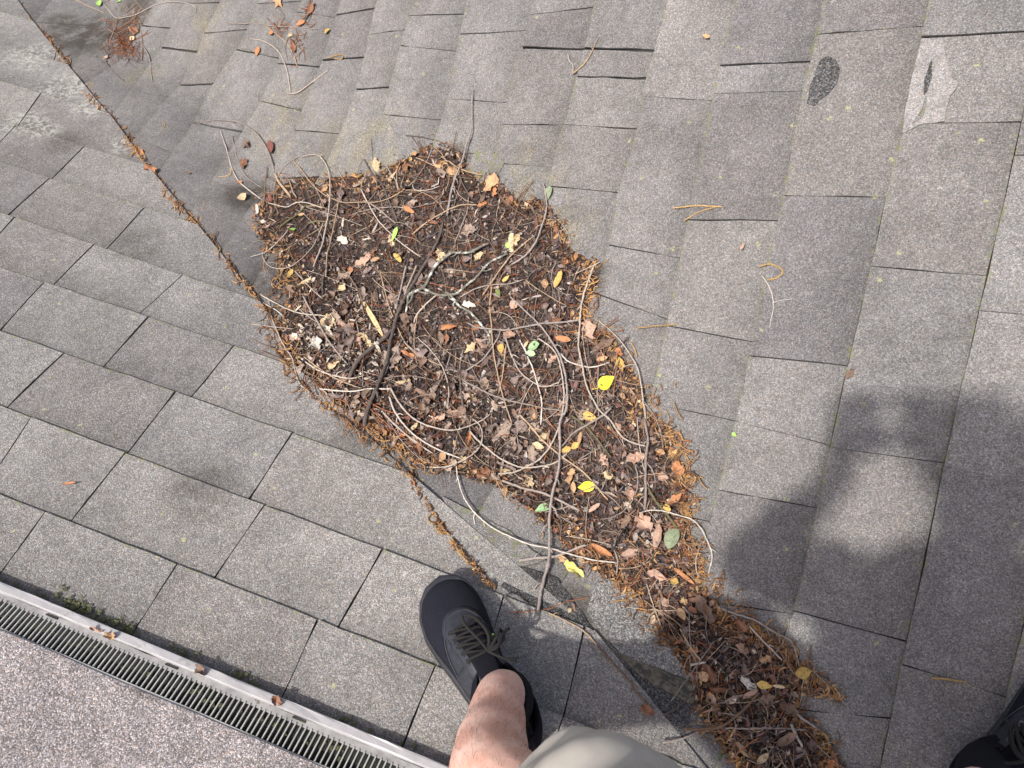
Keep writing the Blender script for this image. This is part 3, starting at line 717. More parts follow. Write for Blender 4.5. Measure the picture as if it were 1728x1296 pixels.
catkin('v', [(1470, 377), (1560, 367), (1670, 358)], 'long tan catkin just right of the debris pile', .0016)
catkin('w', [(1275, 860), (1340, 862), (1450, 882)], 'tan catkin on shaded shingles beside the cropped shoe', .0020)
catkin('d', [(500, 500), (470, 550), (500, 592), (550, 572), (570, 535), (530, 508)], 'ring shaped catkin on the cut shingle edge above the toe', .0018)
catkin('d', [(540, 592), (560, 660), (620, 690), (660, 662), (672, 632)], 'curved catkin hanging below the ring shaped one', .0015)
catkin('d', [(700, 730), (740, 800), (770, 870), (830, 940), (885, 990)], 'long catkin lying along the cut edge towards the toe', .0017)
catkin('d', [(890, 980), (940, 1000), (930, 1035), (900, 1040)], 'small hooked catkin nearest the shoe toe', .0017)
catkin('6', [(1080, 630), (1000, 675), (930, 735), (850, 762), (810, 735)], 'long yellowish catkin in the lower right of the debris pile', .0018)
catkin('7', [(1590, 985), (1530, 1010), (1490, 1050), (1465, 1082), (1410, 1085)], 'catkin curling left at the tip of the lower spur', .0018)
catkin('7', [(1490, 1045), (1590, 1100), (1620, 1072), (1570, 1005)], 'looped catkin at the very tip of the lower spur', .0018)
catkin('7', [(1205, 600), (1240, 660), (1295, 745)], 'thick catkin under the bent purple stem', .0026)
catkin('8', [(1390, 695), (1450, 690), (1500, 760), (1490, 880), (1435, 985)], 'arched beaded catkin at the bottom edge of the debris', .0028)
catkin('a', [(1180, 885), (1203, 905), (1195, 930), (1165, 938)], 'small crescent catkin alone on the upper left shingles', .0016)
catkin('c', [(560, 195), (540, 215), (560, 240), (582, 225), (575, 200)], 'coiled catkin on the cut edge at upper left', .0018)
catkin('a', [(610, 625), (650, 605), (680, 615), (640, 645)], 'bent catkin on the cut edge near the lichen', .0017)
catkin('b', [(1090, 425), (1150, 405), (1200, 400), (1195, 430), (1140, 430)], 'coiled tan catkin in a slot near the top edge', .0018)
catkin('c', [(1040, 665), (1055, 640), (1055, 600)], 'short upright catkin right of the cut edge', .0015)
catkin('c', [(1160, 425), (1240, 415), (1255, 380), (1250, 360)], 'thin bent catkin at the left end of the pile', .0013)

# ------------------------------------------------------------------ twigs
BK = {}
BK['grey'] = simple('bark_grey', srgb(142, 130, 122), .9, .2, 220, .35, .6, .001, .15)
BK['pale'] = simple('bark_pale', srgb(170, 158, 146), .85, .25, 200, .25, .4, .0007, .12)
BK['white'] = simple('bark_silver', srgb(190, 181, 170), .8, .25, 160, .25, .4, .0007, .1)
BK['brown'] = simple('bark_brown', srgb(122, 98, 80), .9, .2, 220, .35, .6, .001, .2)
BK['dark'] = simple('bark_dark', srgb(98, 88, 82), .9, .2, 180, .4, .7, .001, .15)
BK['tan'] = simple('bark_tan', srgb(162, 140, 116), .88, .2, 200, .3, .5, .001, .15)
BK['red'] = simple('needle_red', srgb(152, 100, 72), .85, .2, 220, .3, .4, .0007, .15)
BK['olive'] = simple('bark_olive', srgb(104, 98, 74), .9, .2, 200, .35, .6, .001, .1)
BK['purple'] = simple('bark_purple_grey', srgb(150, 140, 134), .85, .25, 200, .3, .5, .0008, .1)
BK['lichen'] = simple('bark_lichen', srgb(112, 108, 98), .9, .2, 90, .3, .7, .001, .05, col2=srgb(196, 202, 190), thr=.50)
BK['wood'] = simple('split_wood', srgb(206, 184, 140), .85, .2, 130, .3, .6, .001, .05)
def twig_mesh(P, d0, d1, lift, sides=7, knots=True):
    S = spline(P, 4.)
    n = len(S); s = np.linspace(0, 1, n)
    if knots and n > 8:                        # kinks at the old leaf joints
        kk = max(2, n // 9); kx = np.linspace(0, 1, kk + 2); S = S + np.stack([np.interp(s, kx, rng.normal(0, 1.3, kk + 2)), np.interp(s, kx, rng.normal(0, 1.3, kk + 2))], -1)
    # height: follow a smoothed bed so that the twig spans hollows
    b = bed(S[:, 0], S[:, 1]); k = np.ones(9) / 9.; bs = np.convolve(np.pad(b, 4, mode='edge'), k, 'valid'); bs = np.maximum(bs, b * .9)
    up = 4.5 * np.clip(edged(S[:, 0], S[:, 1]) / 18., 0, 1) * inside(S[:, 0], S[:, 1])     # clear of the leaves that lie on the bed
    lf = up + lift[0] * (1 - s) + lift[1] * s + (lift[2] if len(lift) > 2 else 0.) * np.sin(np.pi * s)
    r = .50e-3 * (d0 * (1 - s) + d1 * s)
    dd, tt = hit_t(S[:, 0], S[:, 1]); Ln = np.linalg.norm(dd, axis=-1)
    Pt = dd * (tt - (bs + lf * 1e-3 + r * .8) / Ln)[:, None]
    R = r * (1 + .16 * np.sin(s * n * .9 + random.random() * 6) * (rng.random(n) < .5) + rng.normal(0, .05, n))
    if knots and n > 14:
        for q in rng.integers(3, n - 3, max(1, n // 22)): R[q] *= 1.45
    R[-1] *= .55
    Pt = Pt + rng.normal(0, .00025, Pt.shape)
    paths, rads = [Pt], [R]
    if knots and n > 12:
        for q in rng.integers(3, n - 3, max(1, n // 18)):      # short broken spurs
            t_ = Pt[q + 1] - Pt[q - 1]; t_ = t_ / np.linalg.norm(t_); sd_ = np.cross(t_, [0, 0, 1.]) * random.choice((-1, 1)) + np.array([0, 0, .25]) + t_ * .6
            l_ = random.uniform(2.2, 7.) * R[q]; paths.append(np.array([Pt[q], Pt[q] + sd_ * l_ * .6, Pt[q] + (sd_ + t_ * .5) * l_])); rads.append(np.array([R[q] * .75, R[q] * .55, R[q] * .3]))
    return tube_arrays(paths, rads, sides)
def twig(z, pts, d0, d1, bark, label=None, lift=(2, 2), name='twig', group=None, parent=None):
    P = zp(z, pts) if z != 'multi' else np.vstack([zp(a, b) for a, b in pts])
    v, f, _ = twig_mesh(P, d0, d1, lift)
    o = mesh_obj(name, v, f, BK[bark], parent, smooth=True)
    if parent is None: tag(o, label, 'twig' if name == 'twig' else name.replace('_', ' '), group or 'twigs caught in the valley')
    return o
# --- main branches
twig('multi', [('2', [(318, 700), (312, 760), (280, 860), (220, 960), (140, 1080), (80, 1180), (30, 1290)]), ('3', [(1180, 340), (1145, 420), (1130, 520), (1108, 620), (1075, 740), (1030, 870), (985, 990), (935, 1100), (905, 1190), (890, 1290)])], 5.5, 9.5, 'dark', 'thick dark branch running diagonally down to the left rim of the pile', (3, 1, 8), 'branch')
br = empty('branch', on(np.array([715.]), np.array([480.]), 0.)[0]); tag(br, 'forked grey branch crusted with white lichen in the middle of the pile', 'branch', 'twigs caught in the valley')
twig('2', [(700, 868), (640, 885), (560, 920), (480, 940), (400, 945), (330, 1000), (260, 1060), (215, 1140), (170, 1218), (60, 1270), (10, 1300)], 5, 8, 'lichen', None, (9, 4, 3), 'stem', parent=br)
twig('2', [(165, 1220), (270, 1275), (380, 1282), (450, 1268), (530, 1195), (600, 1130), (690, 1020), (760, 985), (850, 945)], 7, 4, 'lichen', None, (4, 5), 'side_branch', parent=br)
twig('4', [(60, 215), (100, 235), (170, 310), (250, 365), (320, 440), (380, 510), (415, 580), (405, 620), (378, 655)], 6, 4.5, 'lichen', None, (5, 3), 'side_branch', parent=br)
twig('3', [(1240, 235), (1235, 300), (1222, 370)], 6, 4, 'lichen', None, (6, 2), 'side_branch', parent=br)
st = twig('3', [(1115, 510), (1050, 580), (980, 640), (900, 710), (840, 770), (800, 820), (765, 885)], 9, 10, 'dark', 'short thick dark stick with a white spot on the left of the pile', (3, 3), 'stick')
v, f, _ = twig_mesh(zp('3', [(965, 636), (985, 626), (1003, 615)]), 10.5, 10.5, (4.3, 4.3)); mesh_obj('pale_spot', v, f, BK['white'], st, smooth=True)
# --- stems
TW = [
 ('multi', [('p', [(331, 212), (357, 204)]), ('b', [(400, 875), (480, 895), (570, 970), (640, 1070), (680, 1170), (705, 1260)])], 2.4, 4.6, 'grey', 'long arched grey stem rising from the upper left end of the pile', (0, 3, 10)),
 ('1', [(345, 335), (375, 400), (430, 480), (475, 550)], 6, 7.5, 'tan', 'short peeled yellowish stub at the upper left end of the pile', (3, 2)),
 ('1', [(590, 182), (650, 160), (740, 165), (800, 230), (840, 330), (855, 480), (845, 620), (820, 780), (770, 970), (720, 1130), (705, 1190)], 2.2, 4.4, 'pale', 'pale looping stem that arches out over the upper left shingles', (0, 2, 14)),
 ('1', [(965, 410), (930, 610), (880, 840), (830, 1080), (800, 1285)], 2.4, 3.6, 'tan', 'straight tan stem beside the pale looping stem', (2, 3, 6)),
 ('1', [(510, 220), (600, 320), (690, 440), (790, 530), (900, 580), (1000, 605), (1150, 615), (1260, 605), (1390, 560), (1520, 480), (1640, 395)], 3.4, 2.4, 'tan', 'long sagging tan stem across the top left of the pile', (1, 4, 6)),
 ('1', [(690, 430), (740, 520), (790, 640)], 3.2, 2.4, 'grey', 'short straight grey stem under the long sagging one', (4, 3)),
 ('1', [(290, 600), (370, 620), (440, 632), (540, 597), (640, 605), (785, 650)], 2.4, 3.2, 'pale', 'wavy pale stem at the left end of the pile', (2, 6)),
 ('1', [(645, 618), (560, 710), (480, 780), (395, 835)], 4.2, 5.6, 'olive', 'stubby olive grey stick above the bright green leaf', (4, 3)),
 ('1', [(640, 775), (740, 786), (865, 785)], 5, 4.4, 'olive', 'short level dark stick crossed by the pale looping stem', (2, 2)),
 ('1', [(465, 832), (420, 900), (340, 990), (250, 1055), (130, 1085)], 2.6, 1.8, 'white', 'thin white stem curving onto the left shingles from the green leaf', (5, 1, 4)),
 ('1', [(225, 1050), (240, 1130), (300, 1190), (400, 1205), (500, 1180), (600, 1110), (700, 1000), (760, 880), (792, 800)], 1.8, 2.6, 'pale', 'thin pale stem bowed low round the left end of the pile', (1, 6, 3)),
 ('1', [(1135, 480), (1190, 600), (1250, 700), (1330, 810), (1420, 920), (1560, 1030), (1670, 1105)], 3.2, 2.8, 'pale', 'straight pale stem running under the yellow green leaf', (5, 4)),
 ('1', [(1160, 590), (1250, 630), (1350, 710), (1445, 792)], 4, 3.4, 'grey', 'grey stem ending at the yellow green leaf', (4, 3)),
 ('1', [(1150, 200), (1230, 330), (1330, 440), (1380, 560), (1430, 680), (1462, 775)], 3, 4.2, 'dark', 'dark bent stem dropping from the top rim to the yellow green leaf', (3, 4)),
 ('1', [(1370, 272), (1430, 380), (1462, 480)], 2.6, 3, 'grey', 'left of two short stems meeting at the top rim', (3, 3)),
 ('1', [(1480, 235), (1450, 320), (1462, 492)], 2.6, 3, 'tan', 'right of two short stems meeting at the top rim', (4, 3)),
 ('2', [(80, 395), (85, 425), (120, 440), (210, 438), (290, 408)], 1.8, 1.8, 'white', 'thin white hook shaped stem near the top rim', (6, 5)),
 ('multi', [('p', [(372, 218), (386, 265), (400, 300)]), ('1', [(90, 470), (150, 520), (216, 572)])], 2.8, 3.6, 'pale', 'pale stem trailing off the upper left end onto the shingles', (1, 2)),
 ('p', [(391, 229), (399, 262), (412, 291), (428, 308), (443, 320)], 2, 2.4, 'grey', 'thin grey stem beside the trailing pale one at upper left', (1, 2)),
 ('1', [(275, 278), (268, 380), (235, 680)], 3, 2.6, 'brown', 'upright brown stem at the left end of the pile', (3, 3)),
 ('1', [(470, 400), (505, 480), (540, 570)], 3, 3.4, 'tan', 'short tan stub left of the pale looping stem', (3, 3)),
 ('multi', [('t', [(676, 435), (665, 600), (648, 690)]), ('2', [(530, 0), (480, 190), (430, 340), (395, 460), (375, 560), (355, 640)])], 2.4, 5.4, 'purple', 'tall straight stem leaning out over the shingles at the top', (6, 2, 10)),
 ('2', [(545, 500), (510, 620), (470, 730), (425, 860)], 2.4, 2.8, 'grey', 'short grey stem right of the tall leaning stem', (3, 4)),
 ('2', [(85, 800), (180, 710), (280, 640), (400, 580), (500, 555), (595, 550)], 3.4, 2.4, 'tan', 'long tan stem arching over the upper middle of the pile', (4, 4, 5)),
 ('2', [(1140, 375), (1160, 450), (1167, 560), (1150, 660), (1110, 760), (1060, 870), (990, 960), (885, 1038)], 2.6, 4.6, 'purple', 'arched grey stem at the upper right rim holding a grey green leaf', (5, 4, 6)),
 ('2', [(1062, 818), (980, 870), (860, 970), (780, 1080), (740, 1150), (648, 1295)], 2.6, 3.6, 'tan', 'slanting tan stem below the arched upper right stem', (4, 4)),
 ('2', [(455, 1295), (600, 1230), (720, 1200), (850, 1190), (975, 1158)], 3, 2.2, 'grey', 'thin level stem just below the lichen crusted branch', (4, 4)),
 ('2', [(95, 175), (180, 205), (260, 235), (340, 200), (440, 260), (540, 300), (640, 320)], 2.4, 3, 'tan', 'tan stem following the top rim of the pile', (4, 4)),
 ('2', [(465, 320), (500, 390), (530, 470)], 4.4, 3.4, 'dark', 'stubby dark twig beneath the tall leaning stem', (3, 3)),
 ('3', [(320, 30), (380, 110), (460, 190), (555, 252)], 2.6, 2.2, 'pale', 'pale stem near the bare patch at the left of the pile', (3, 4)),
 ('3', [(582, -5), (560, 90), (535, 195)], 4.4, 3.4, 'dark', 'short dark upright stick left of the curled brown leaf', (3, 3)),
 ('3', [(55, 228), (140, 290), (240, 345), (330, 375), (430, 395), (550, 400), (640, 412)], 3.2, 2.6, 'pale', 'long pale stem reaching left onto the cut edge', (1, 4, 4)),
 ('3', [(60, 285), (150, 340), (238, 402)], 3, 2.4, 'white', 'short whitish stem on the left cut edge', (1, 3)),
 ('3', [(110, 350), (160, 460), (220, 580), (270, 660), (310, 740), (320, 830), (345, 930), (390, 990), (470, 1040), (552, 1066)], 3.4, 2.6, 'pale', 'long pale stem hugging the left rim of the pile', (2, 1, 3)),
 ('3', [(400, 240), (450, 350), (510, 450), (560, 540), (620, 640), (680, 710), (748, 778)], 4.6, 4, 'grey', 'straight grey stick slanting across the white flakes', (4, 4)),
 ('3', [(375, 740), (480, 810), (580, 860), (680, 890), (790, 905), (885, 890)], 4, 3, 'pale', 'upper of two pale stems curving across the left rim', (3, 4)),
 ('3', [(400, 730), (520, 825), (640, 900), (750, 955), (865, 992)], 3, 2.4, 'tan', 'lower of two stems curving across the left rim', (3, 4)),
 ('3', [(1230, -5), (1190, 120), (1150, 260), (1128, 345)], 4.4, 3.4, 'grey', 'grey stem lying beside the thick dark branch', (7, 6)),
 ('3', [(1312, -5), (1240, 180), (1215, 245)], 4.8, 4, 'grey', 'stout grey stem right beside the thick dark branch', (8, 8)),
 ('3', [(1468, 228), (1390, 310), (1310, 400), (1283, 455)], 3, 4, 'pale', 'short pale stem right of the thick dark branch', (5, 4)),
 ('3', [(1018, 30), (1040, 160), (1080, 300), (1122, 415)], 2.6, 3, 'tan', 'thin tan stem left of the thick dark branch', (4, 5)),
 ('3', [(720, 10), (800, 110), (860, 230), (882, 385)], 3, 2.4, 'brown', 'bent brown stem above the split wood strip', (4, 4)),
 ('3', [(1310, 578), (1400, 660), (1480, 760), (1540, 880), (1575, 1000), (1558, 1145)], 2.2, 2.8, 'pale', 'thin pale stem curving down in the middle left of the pile', (4, 3, 3)),
 ('3', [(1150, 500), (1200, 592), (1260, 660), (1340, 730), (1430, 770), (1535, 802)], 3, 2.4, 'tan', 'tan stem crossing right from the thick dark branch', (5, 4)),
 ('3', [(1195, 600), (1120, 720), (1048, 885)], 3.6, 3, 'purple', 'thin stem running alongside the lower thick dark branch', (7, 4)),
 ('3', [(520, 985), (650, 1000), (780, 1005), (900, 990), (1105, 985)], 2.8, 3.2, 'white', 'level white stem crossing under the thick dark branch', (3, 3)),
 ('5', [(95, 120), (150, 230), (250, 340), (370, 415), (480, 455), (600, 465), (720, 440), (820, 395), (912, 318)], 4, 2.4, 'pale', 'wide bow shaped pale stem in the lower left of the pile', (4, 6, 4)),
 ('5', [(80, 180), (130, 320), (220, 430), (340, 540), (480, 620), (600, 670), (662, 692)], 3.8, 3, 'white', 'pale stem bowed below the wide bow shaped one', (4, 4, 3)),
 ('5', [(18, 295), (110, 400), (230, 510), (340, 590), (442, 642)], 3.6, 3, 'pale', 'outermost pale bowed stem on the lower left rim', (2, 3)),
 ('5', [(760, 360), (815, 410), (832, 500), (810, 580), (740, 660), (640, 720), (520, 755), (375, 760)], 2.4, 3.2, 'pale', 'hooked pale stem curling back to the lower left rim', (6, 1, 4)),
 ('multi', [('5', [(630, 742), (635, 850), (680, 990), (760, 1110), (860, 1200), (960, 1265)]), ('6', [(0, 975), (130, 1030), (300, 1075), (480, 1130), (640, 1165), (862, 1202)])], 2.6, 2.8, 'white', 'long white stem sagging over bare shingles between the pile and the shoe', (3, 4, 6)),
 ('5', [(735, 465), (800, 550), (880, 620), (960, 680), (1080, 735), (1200, 765), (1320, 760), (1440, 720), (1532, 640)], 4, 2.8, 'pale', 'smile shaped pale stem in the lower middle of the pile', (5, 6)),
 ('5', [(975, 822), (1100, 800), (1200, 750), (1300, 680), (1390, 590), (1440, 500), (1472, 418)], 3.2, 3.4, 'pale', 'curved pale stem crossing the smile shaped one', (5, 7)),
 ('5', [(650, 0), (665, 190), (690, 310), (730, 400)], 3.6, 3, 'dark', 'dark upright stem above the bow shaped pale stem', (4, 4)),
 ('multi', [('4', [(1242, -5), (1180, 220), (1150, 400), (1138, 560), (1150, 760), (1180, 920), (1230, 1040), (1310, 1170)]), ('6', [(790, 30), (880, 140), (980, 210), (1092, 252)])], 4.2, 3, 'pale', 'long pale stem running down the right side past the yellow leaf', (4, 4, 5)),
 ('multi', [('4', [(580, 240), (690, 340), (820, 470), (920, 600), (985, 710), (1022, 840), (1042, 960), (1045, 1080), (1022, 1200)]), ('6', [(440, -10), (412, 110), (400, 220), (385, 430), (345, 660), (322, 830), (318, 1000), (320, 1100)]), ('e', [(290, 20), (282, 120), (245, 270), (202, 500)])], 3.2, 6.2, 'purple', 'longest purple grey stem reaching from mid pile down towards the shoe', (6, 3, 10)),
 ('4', [(805, 575), (900, 650), (960, 730), (998, 860), (1018, 1010), (1008, 1210)], 3, 3.4, 'pale', 'pale stem running close beside the longest purple grey stem', (6, 6)),
 ('4', [(228, 458), (330, 500), (480, 506), (650, 490), (800, 470), (980, 455), (1155, 438)], 3, 4.2, 'purple', 'level grey stem across the upper middle right of the pile', (6, 5, 4)),
 ('4', [(985, 700), (1060, 770), (1160, 805), (1260, 812), (1385, 768)], 3, 2, 'white', 'thin white stem curving towards the right rim above the yellow leaf', (6, 4)),
 ('4', [(1262, 428), (1370, 500), (1460, 590), (1530, 690), (1600, 820), (1640, 980), (1672, 1170), (1674, 1252)], 2.2, 3.2, 'pale', 'pale stem arching along the right rim over bare shingles', (2, 4, 6)),
 ('6', [(1098, 40), (1112, 250), (1105, 480), (1100, 650), (1085, 785)], 4.6, 5.2, 'grey', 'upright grey stick in the lower right of the pile', (6, 4)),
 ('4', [(650, 588), (710, 680), (770, 820), (800, 950), (820, 1080), (825, 1290)], 3.2, 2.8, 'white', 'pale stem running down through the pale green leaves', (7, 4)),
 ('4', [(545, 578), (570, 680), (620, 800), (680, 880), (780, 940), (870, 965), (985, 930)], 3, 2.6, 'pale', 'pale stem curving under the pale green leaves', (5, 6)),
 ('4', [(555, 620), (540, 760), (510, 900), (495, 1030)], 2.6, 2.8, 'tan', 'thin tan stem right of the small yellow leaf', (5, 4)),
 ('4', [(198, 928), (330, 980), (450, 1040), (600, 1090), (760, 1120), (900, 1150), (1005, 1168)], 4.2, 3, 'grey', 'long grey stem slanting to the right through the centre', (6, 6)),
 ('4', [(505, 490), (480, 580), (410, 690), (330, 770), (200, 850), (120, 838), (55, 842)], 2.4, 3.6, 'purple', 'curved stem ending in a whitish broken tip at mid pile', (6, 4)),
 ('4', [(432, 150), (420, 350), (435, 560), (460, 760), (500, 940), (540, 1080), (592, 1255)], 3, 3, 'tan', 'long tan stem passing left of the small yellow leaf', (6, 6)),
 ('multi', [('4', [(1402, 1148), (1310, 1220)]), ('6', [(640, 70), (540, 130), (440, 230), (412, 255)])], 5, 3.2, 'grey', 'crooked grey stick joining the longest stem below the yellow leaf', (7, 7)),
 ('6', [(88, -5), (180, 100), (260, 200), (340, 270), (430, 340), (560, 440), (640, 510), (720, 600), (805, 690)], 4, 3, 'tan', 'straight tan stem running past the lower yellow leaf', (7, 4)),
 ('6', [(-40, 535), (110, 590), (240, 630), (370, 685), (565, 772)], 5, 4.4, 'grey', 'grey forked twig left of the lower yellow leaf', (4, 4)),
 ('6', [(85, 1192), (240, 1175), (400, 1130), (520, 1080), (632, 1044)], 5.4, 4, 'purple', 'short bare stick crossing the longest stem near its lower end', (3, 3)),
 ('6', [(1108, 590), (1170, 680), (1260, 790), (1365, 915)], 4, 5, 'olive', 'olive stick pointing at the large grey green leaf', (5, 4)),
 ('6', [(1040, 805), (1130, 780), (1230, 778), (1330, 800), (1460, 850), (1560, 930), (1620, 1050), (1640, 1150), (1610, 1290)], 2.4, 2.2, 'white', 'thin white stem looping out past the grey green leaf onto the shingles', (4, 2, 5)),
 ('6', [(1030, 785), (930, 840), (858, 872)], 3, 2.6, 'brown', 'short brown twig above the large crumpled leaf', (4, 4)),
 ('6', [(858, 1100), (866, 1300)], 3.2, 2.6, 'grey', 'short upright stem below the orange curled leaf', (5, 3)),
 ('6', [(500, 0), (620, 92), (700, 190), (825, 335)], 4.2, 3.6, 'olive', 'olive stem slanting down between the two yellow leaves', (6, 4)),
 ('7', [(620, 350), (740, 400), (880, 450), (1000, 510), (1120, 580), (1200, 620), (1250, 700), (1292, 845)], 3.4, 2, 'purple', 'bent purple stem over the shaded shingles beside the lower spur', (2, 3, 5)),
 ('7', [(318, 535), (370, 630), (430, 710), (495, 795)], 3, 4, 'tan', 'tan stem on the left side of the lower spur', (5, 4)),
 ('7', [(408, 827), (470, 815), (535, 803)], 4.4, 3.6, 'pale', 'short pale chip like twig at the left of the lower spur', (4, 4)),
 ('7', [(885, 515), (980, 610), (1060, 700), (1155, 785)], 3, 2.6, 'pale', 'pale stem along the upper edge of the lower spur', (5, 5)),
 ('8', [(188, 656), (360, 656), (520, 620), (640, 555), (760, 450), (872, 308)], 5, 3.8, 'brown', 'brown stick curving up across the lowest part of the debris', (6, 6)),
 ('8', [(0, 782), (180, 730), (380, 665), (600, 650), (900, 645), (1300, 652)], 3, 2.6, 'grey', 'long level grey stem across the lowest part of the debris', (3, 4)),
 ('8', [(1158, 615), (1210, 710), (1272, 815)], 5, 4.4, 'pale', 'short pale grey stick at the bottom of the debris', (6, 6)),
 ('8', [(1190, 500), (1300, 590), (1425, 662)], 4.2, 3, 'purple', 'short slanting stem below the brown leaf clump', (5, 4)),
 ('8', [(1262, 190), (1262, 300), (1244, 402)], 1.6, 1.4, 'pale', 'thin petiole hanging from the round tan leaf on the spur', (3, 1)),
 ('8', [(0, 522), (130, 450), (272, 318)], 3.4, 2.6, 'dark', 'dark stem over the stripped black shingle', (2, 3)),
 ('e', [(-10, 485), (110, 480), (220, 468), (400, 420), (585, 378)], 1.6, 1.4, 'red', 'thin rust coloured needle pair below the longest stem', (2, 2)),
 ('e', [(260, 490), (360, 530), (450, 575), (560, 640), (640, 720)], 2.4, 3, 'tan', 'tan stem lying along the cut edge right of the shoe', (1, 1)),
 ('e', [(640, 730), (760, 860), (880, 1000), (920, 1070), (1000, 1150), (1050, 1220)], 3, 2.6, 'brown', 'brown stem along the cut edge beside the flashing', (1, 1)),
 ('a', [(1425, 105), (1432, 65), (1380, 30), (1250, 18), (1120, 42), (1000, 100), (920, 125), (850, 130), (790, 70), (745, 10)], 2, 3, 'pale', 'pale wiry stem curling over the clump at the top left corner', (2, 4, 6)),
 ('a', [(860, 0), (950, 90), (1020, 200), (1040, 330), (1040, 440)], 2.6, 3, 'brown', 'brown stem hanging down through the top left clump', (3, 2)),
 ('a', [(1040, 310), (1090, 420), (1106, 602)], 4, 3.6, 'grey', 'grey twig end pointing down below the top left clump', (2, 1)),
 ('a', [(540, 0), (700, 70), (780, 110), (840, 125)], 2.6, 2, 'tan', 'thin tan stem entering the top left clump', (3, 3)),
 ('a', [(850, 190), (820, 260), (795, 325)], 3.6, 3, 'grey', 'short grey stick left in the top left clump', (3, 1)),
 ('b', [(362, 172), (530, 163), (650, 188), (750, 196), (870, 202), (1012, 216)], 3, 2.4, 'grey', 'thin level stem in the small clump near the top edge', (1, 2)),
 ('b', [(520, 278), (640, 300), (730, 370), (780, 480), (810, 600), (826, 682)], 2.4, 3.4, 'pale', 'bowed pale stem below the small clump near the top edge', (1, 1, 4)),
 ('b', [(800, 678), (850, 682), (890, 668), (990, 600), (1098, 528)], 3.4, 3, 'pale', 'straight pale twig meeting the bowed stem in a point', (1, 1)),
 ('b', [(640, 185), (720, 240), (800, 320), (840, 400), (862, 482)], 2.4, 2.8, 'tan', 'tan stem dropping from the small clump near the top edge', (3, 1)),
 ('t', [(1158, 362), (1200, 320), (1248, 258), (1282, 178)], 4, 1.6, 'tan', 'tan twig lying on the long dark crack at the top', (2, 2)),
 ('t', [(1140, 262), (1160, 332), (1165, 355)], 1.8, 2, 'pale', 'fine pale stem beside the tan twig on the dark crack', (1, 2)),
]
for t_ in TW: twig(*t_)
sp = empty('twig', on(np.array([1303.]), np.array([510.]), 0.)[0]); tag(sp, 'forked white thread thin stem alone on the right hand shingles', 'twig', 'twigs caught in the valley')
twig('r', [(450, 118), (490, 180), (507, 250), (495, 372)], 1.7, 1.1, 'white', None, (1, 1), 'stem', parent=sp)
twig('r', [(507, 250), (560, 240), (608, 234)], 1.3, .9, 'white', None, (1, 1), 'side_branch', parent=sp)
LAND = [((1024, 645), 'bright yellow leaf'), ((989, 821), 'golden yellow leaf'), ((1134, 908), 'large grey green leaf'), ((900, 587), 'pale green leaves'), ((829, 310), 'large lobed tan leaf'), ((765, 427), 'white knob of the lichen branch'),
        ((655, 630), 'lower thick dark branch'), ((632, 540), 'pale wood strip'), ((540, 575), 'white flakes'), ((493, 387), 'light green leaf at the left end'), ((667, 395), 'yellow green teardrop leaf'), ((1228, 1115), 'dark hollow of the spur'),
        ((1087, 885), 'square crumpled leaf'), ((1354, 1134), 'round golden leaf on the spur'), ((1015, 931), 'long orange curled leaf'), ((943, 472), 'golden elongated leaf'), ((1330, 1260), 'dark round leaf at the bottom'), ((815, 800), 'orange brown curled leaf on the lower rim'), ((846, 590), 'small golden leaf')]
USED = set()
def where_label(what, px, py):
    order = sorted(LAND, key=lambda q: math.hypot(px - q[0][0], py - q[0][1]))
    for (lx, ly), nm in order:
        dx, dy = px - lx, py - ly; d = math.hypot(dx, dy)
        v = 'above' if dy < -.4 * d else 'below' if dy > .4 * d else ''; h = 'left' if dx < -.4 * d else 'right' if dx > .4 * d else ''
        w = (v + ' and ' + h + ' of' if v and h else v or h + ' of')
        near = 'close ' if d < 45 else 'a little way ' if d < 100 else 'well '
        l = '%s %s%s the %s' % (what, near, w, nm)
        if len(l.split()) <= 16 and l not in USED: USED.add(l); return l
    return what + ' in the debris pile'
# needles that show singly are many and alike
nd_pts = sample_in(210)
for (cx, cy) in nd_pts:
    x, y = px_curve(cx, cy, random.uniform(45, 130), random.uniform(0, math.pi), random.gauss(0, .9), 8)
    v, f, _ = twig_mesh(np.stack([x, y], -1), random.uniform(1.3, 2.6), random.uniform(1., 1.8), (random.uniform(-2, 5), random.uniform(-2, 5), 3), 5, False)
    bk = random.choice(['red', 'brown', 'brown', 'tan', 'grey', 'grey', 'dark', 'pale'])
    o = mesh_obj('thin_stem', v, f, BK[bk], smooth=True)
    tag(o, where_label('thin %s stem' % {'red': 'rusty'}.get(bk, bk), cx, cy), 'stem', 'thin stems tangled in the pile')
for (cx, cy, n, sx, sy) in ((205, 62, 20, 16, 22), (497, 62, 7, 12, 18)):
    for _ in range(n):
        x, y = px_curve(random.gauss(cx, sx), random.gauss(cy, sy), random.uniform(18, 55), random.uniform(0, math.pi), random.gauss(0, .8), 6)
        v, f, _ = twig_mesh(np.stack([x, y], -1), 1.7, 1.2, (random.uniform(0, 10), random.uniform(0, 10)), 4, False)
        big = cx < 300
        tag(mesh_obj('needle', v, f, BK[random.choice(['red', 'brown', 'red', 'tan'])], smooth=True), 'rusty needle in the tuft at the top left corner' if big else 'rusty needle in the small clump near the top edge', 'needle', 'needles in the top left tuft' if big else 'needles in the small top clump')

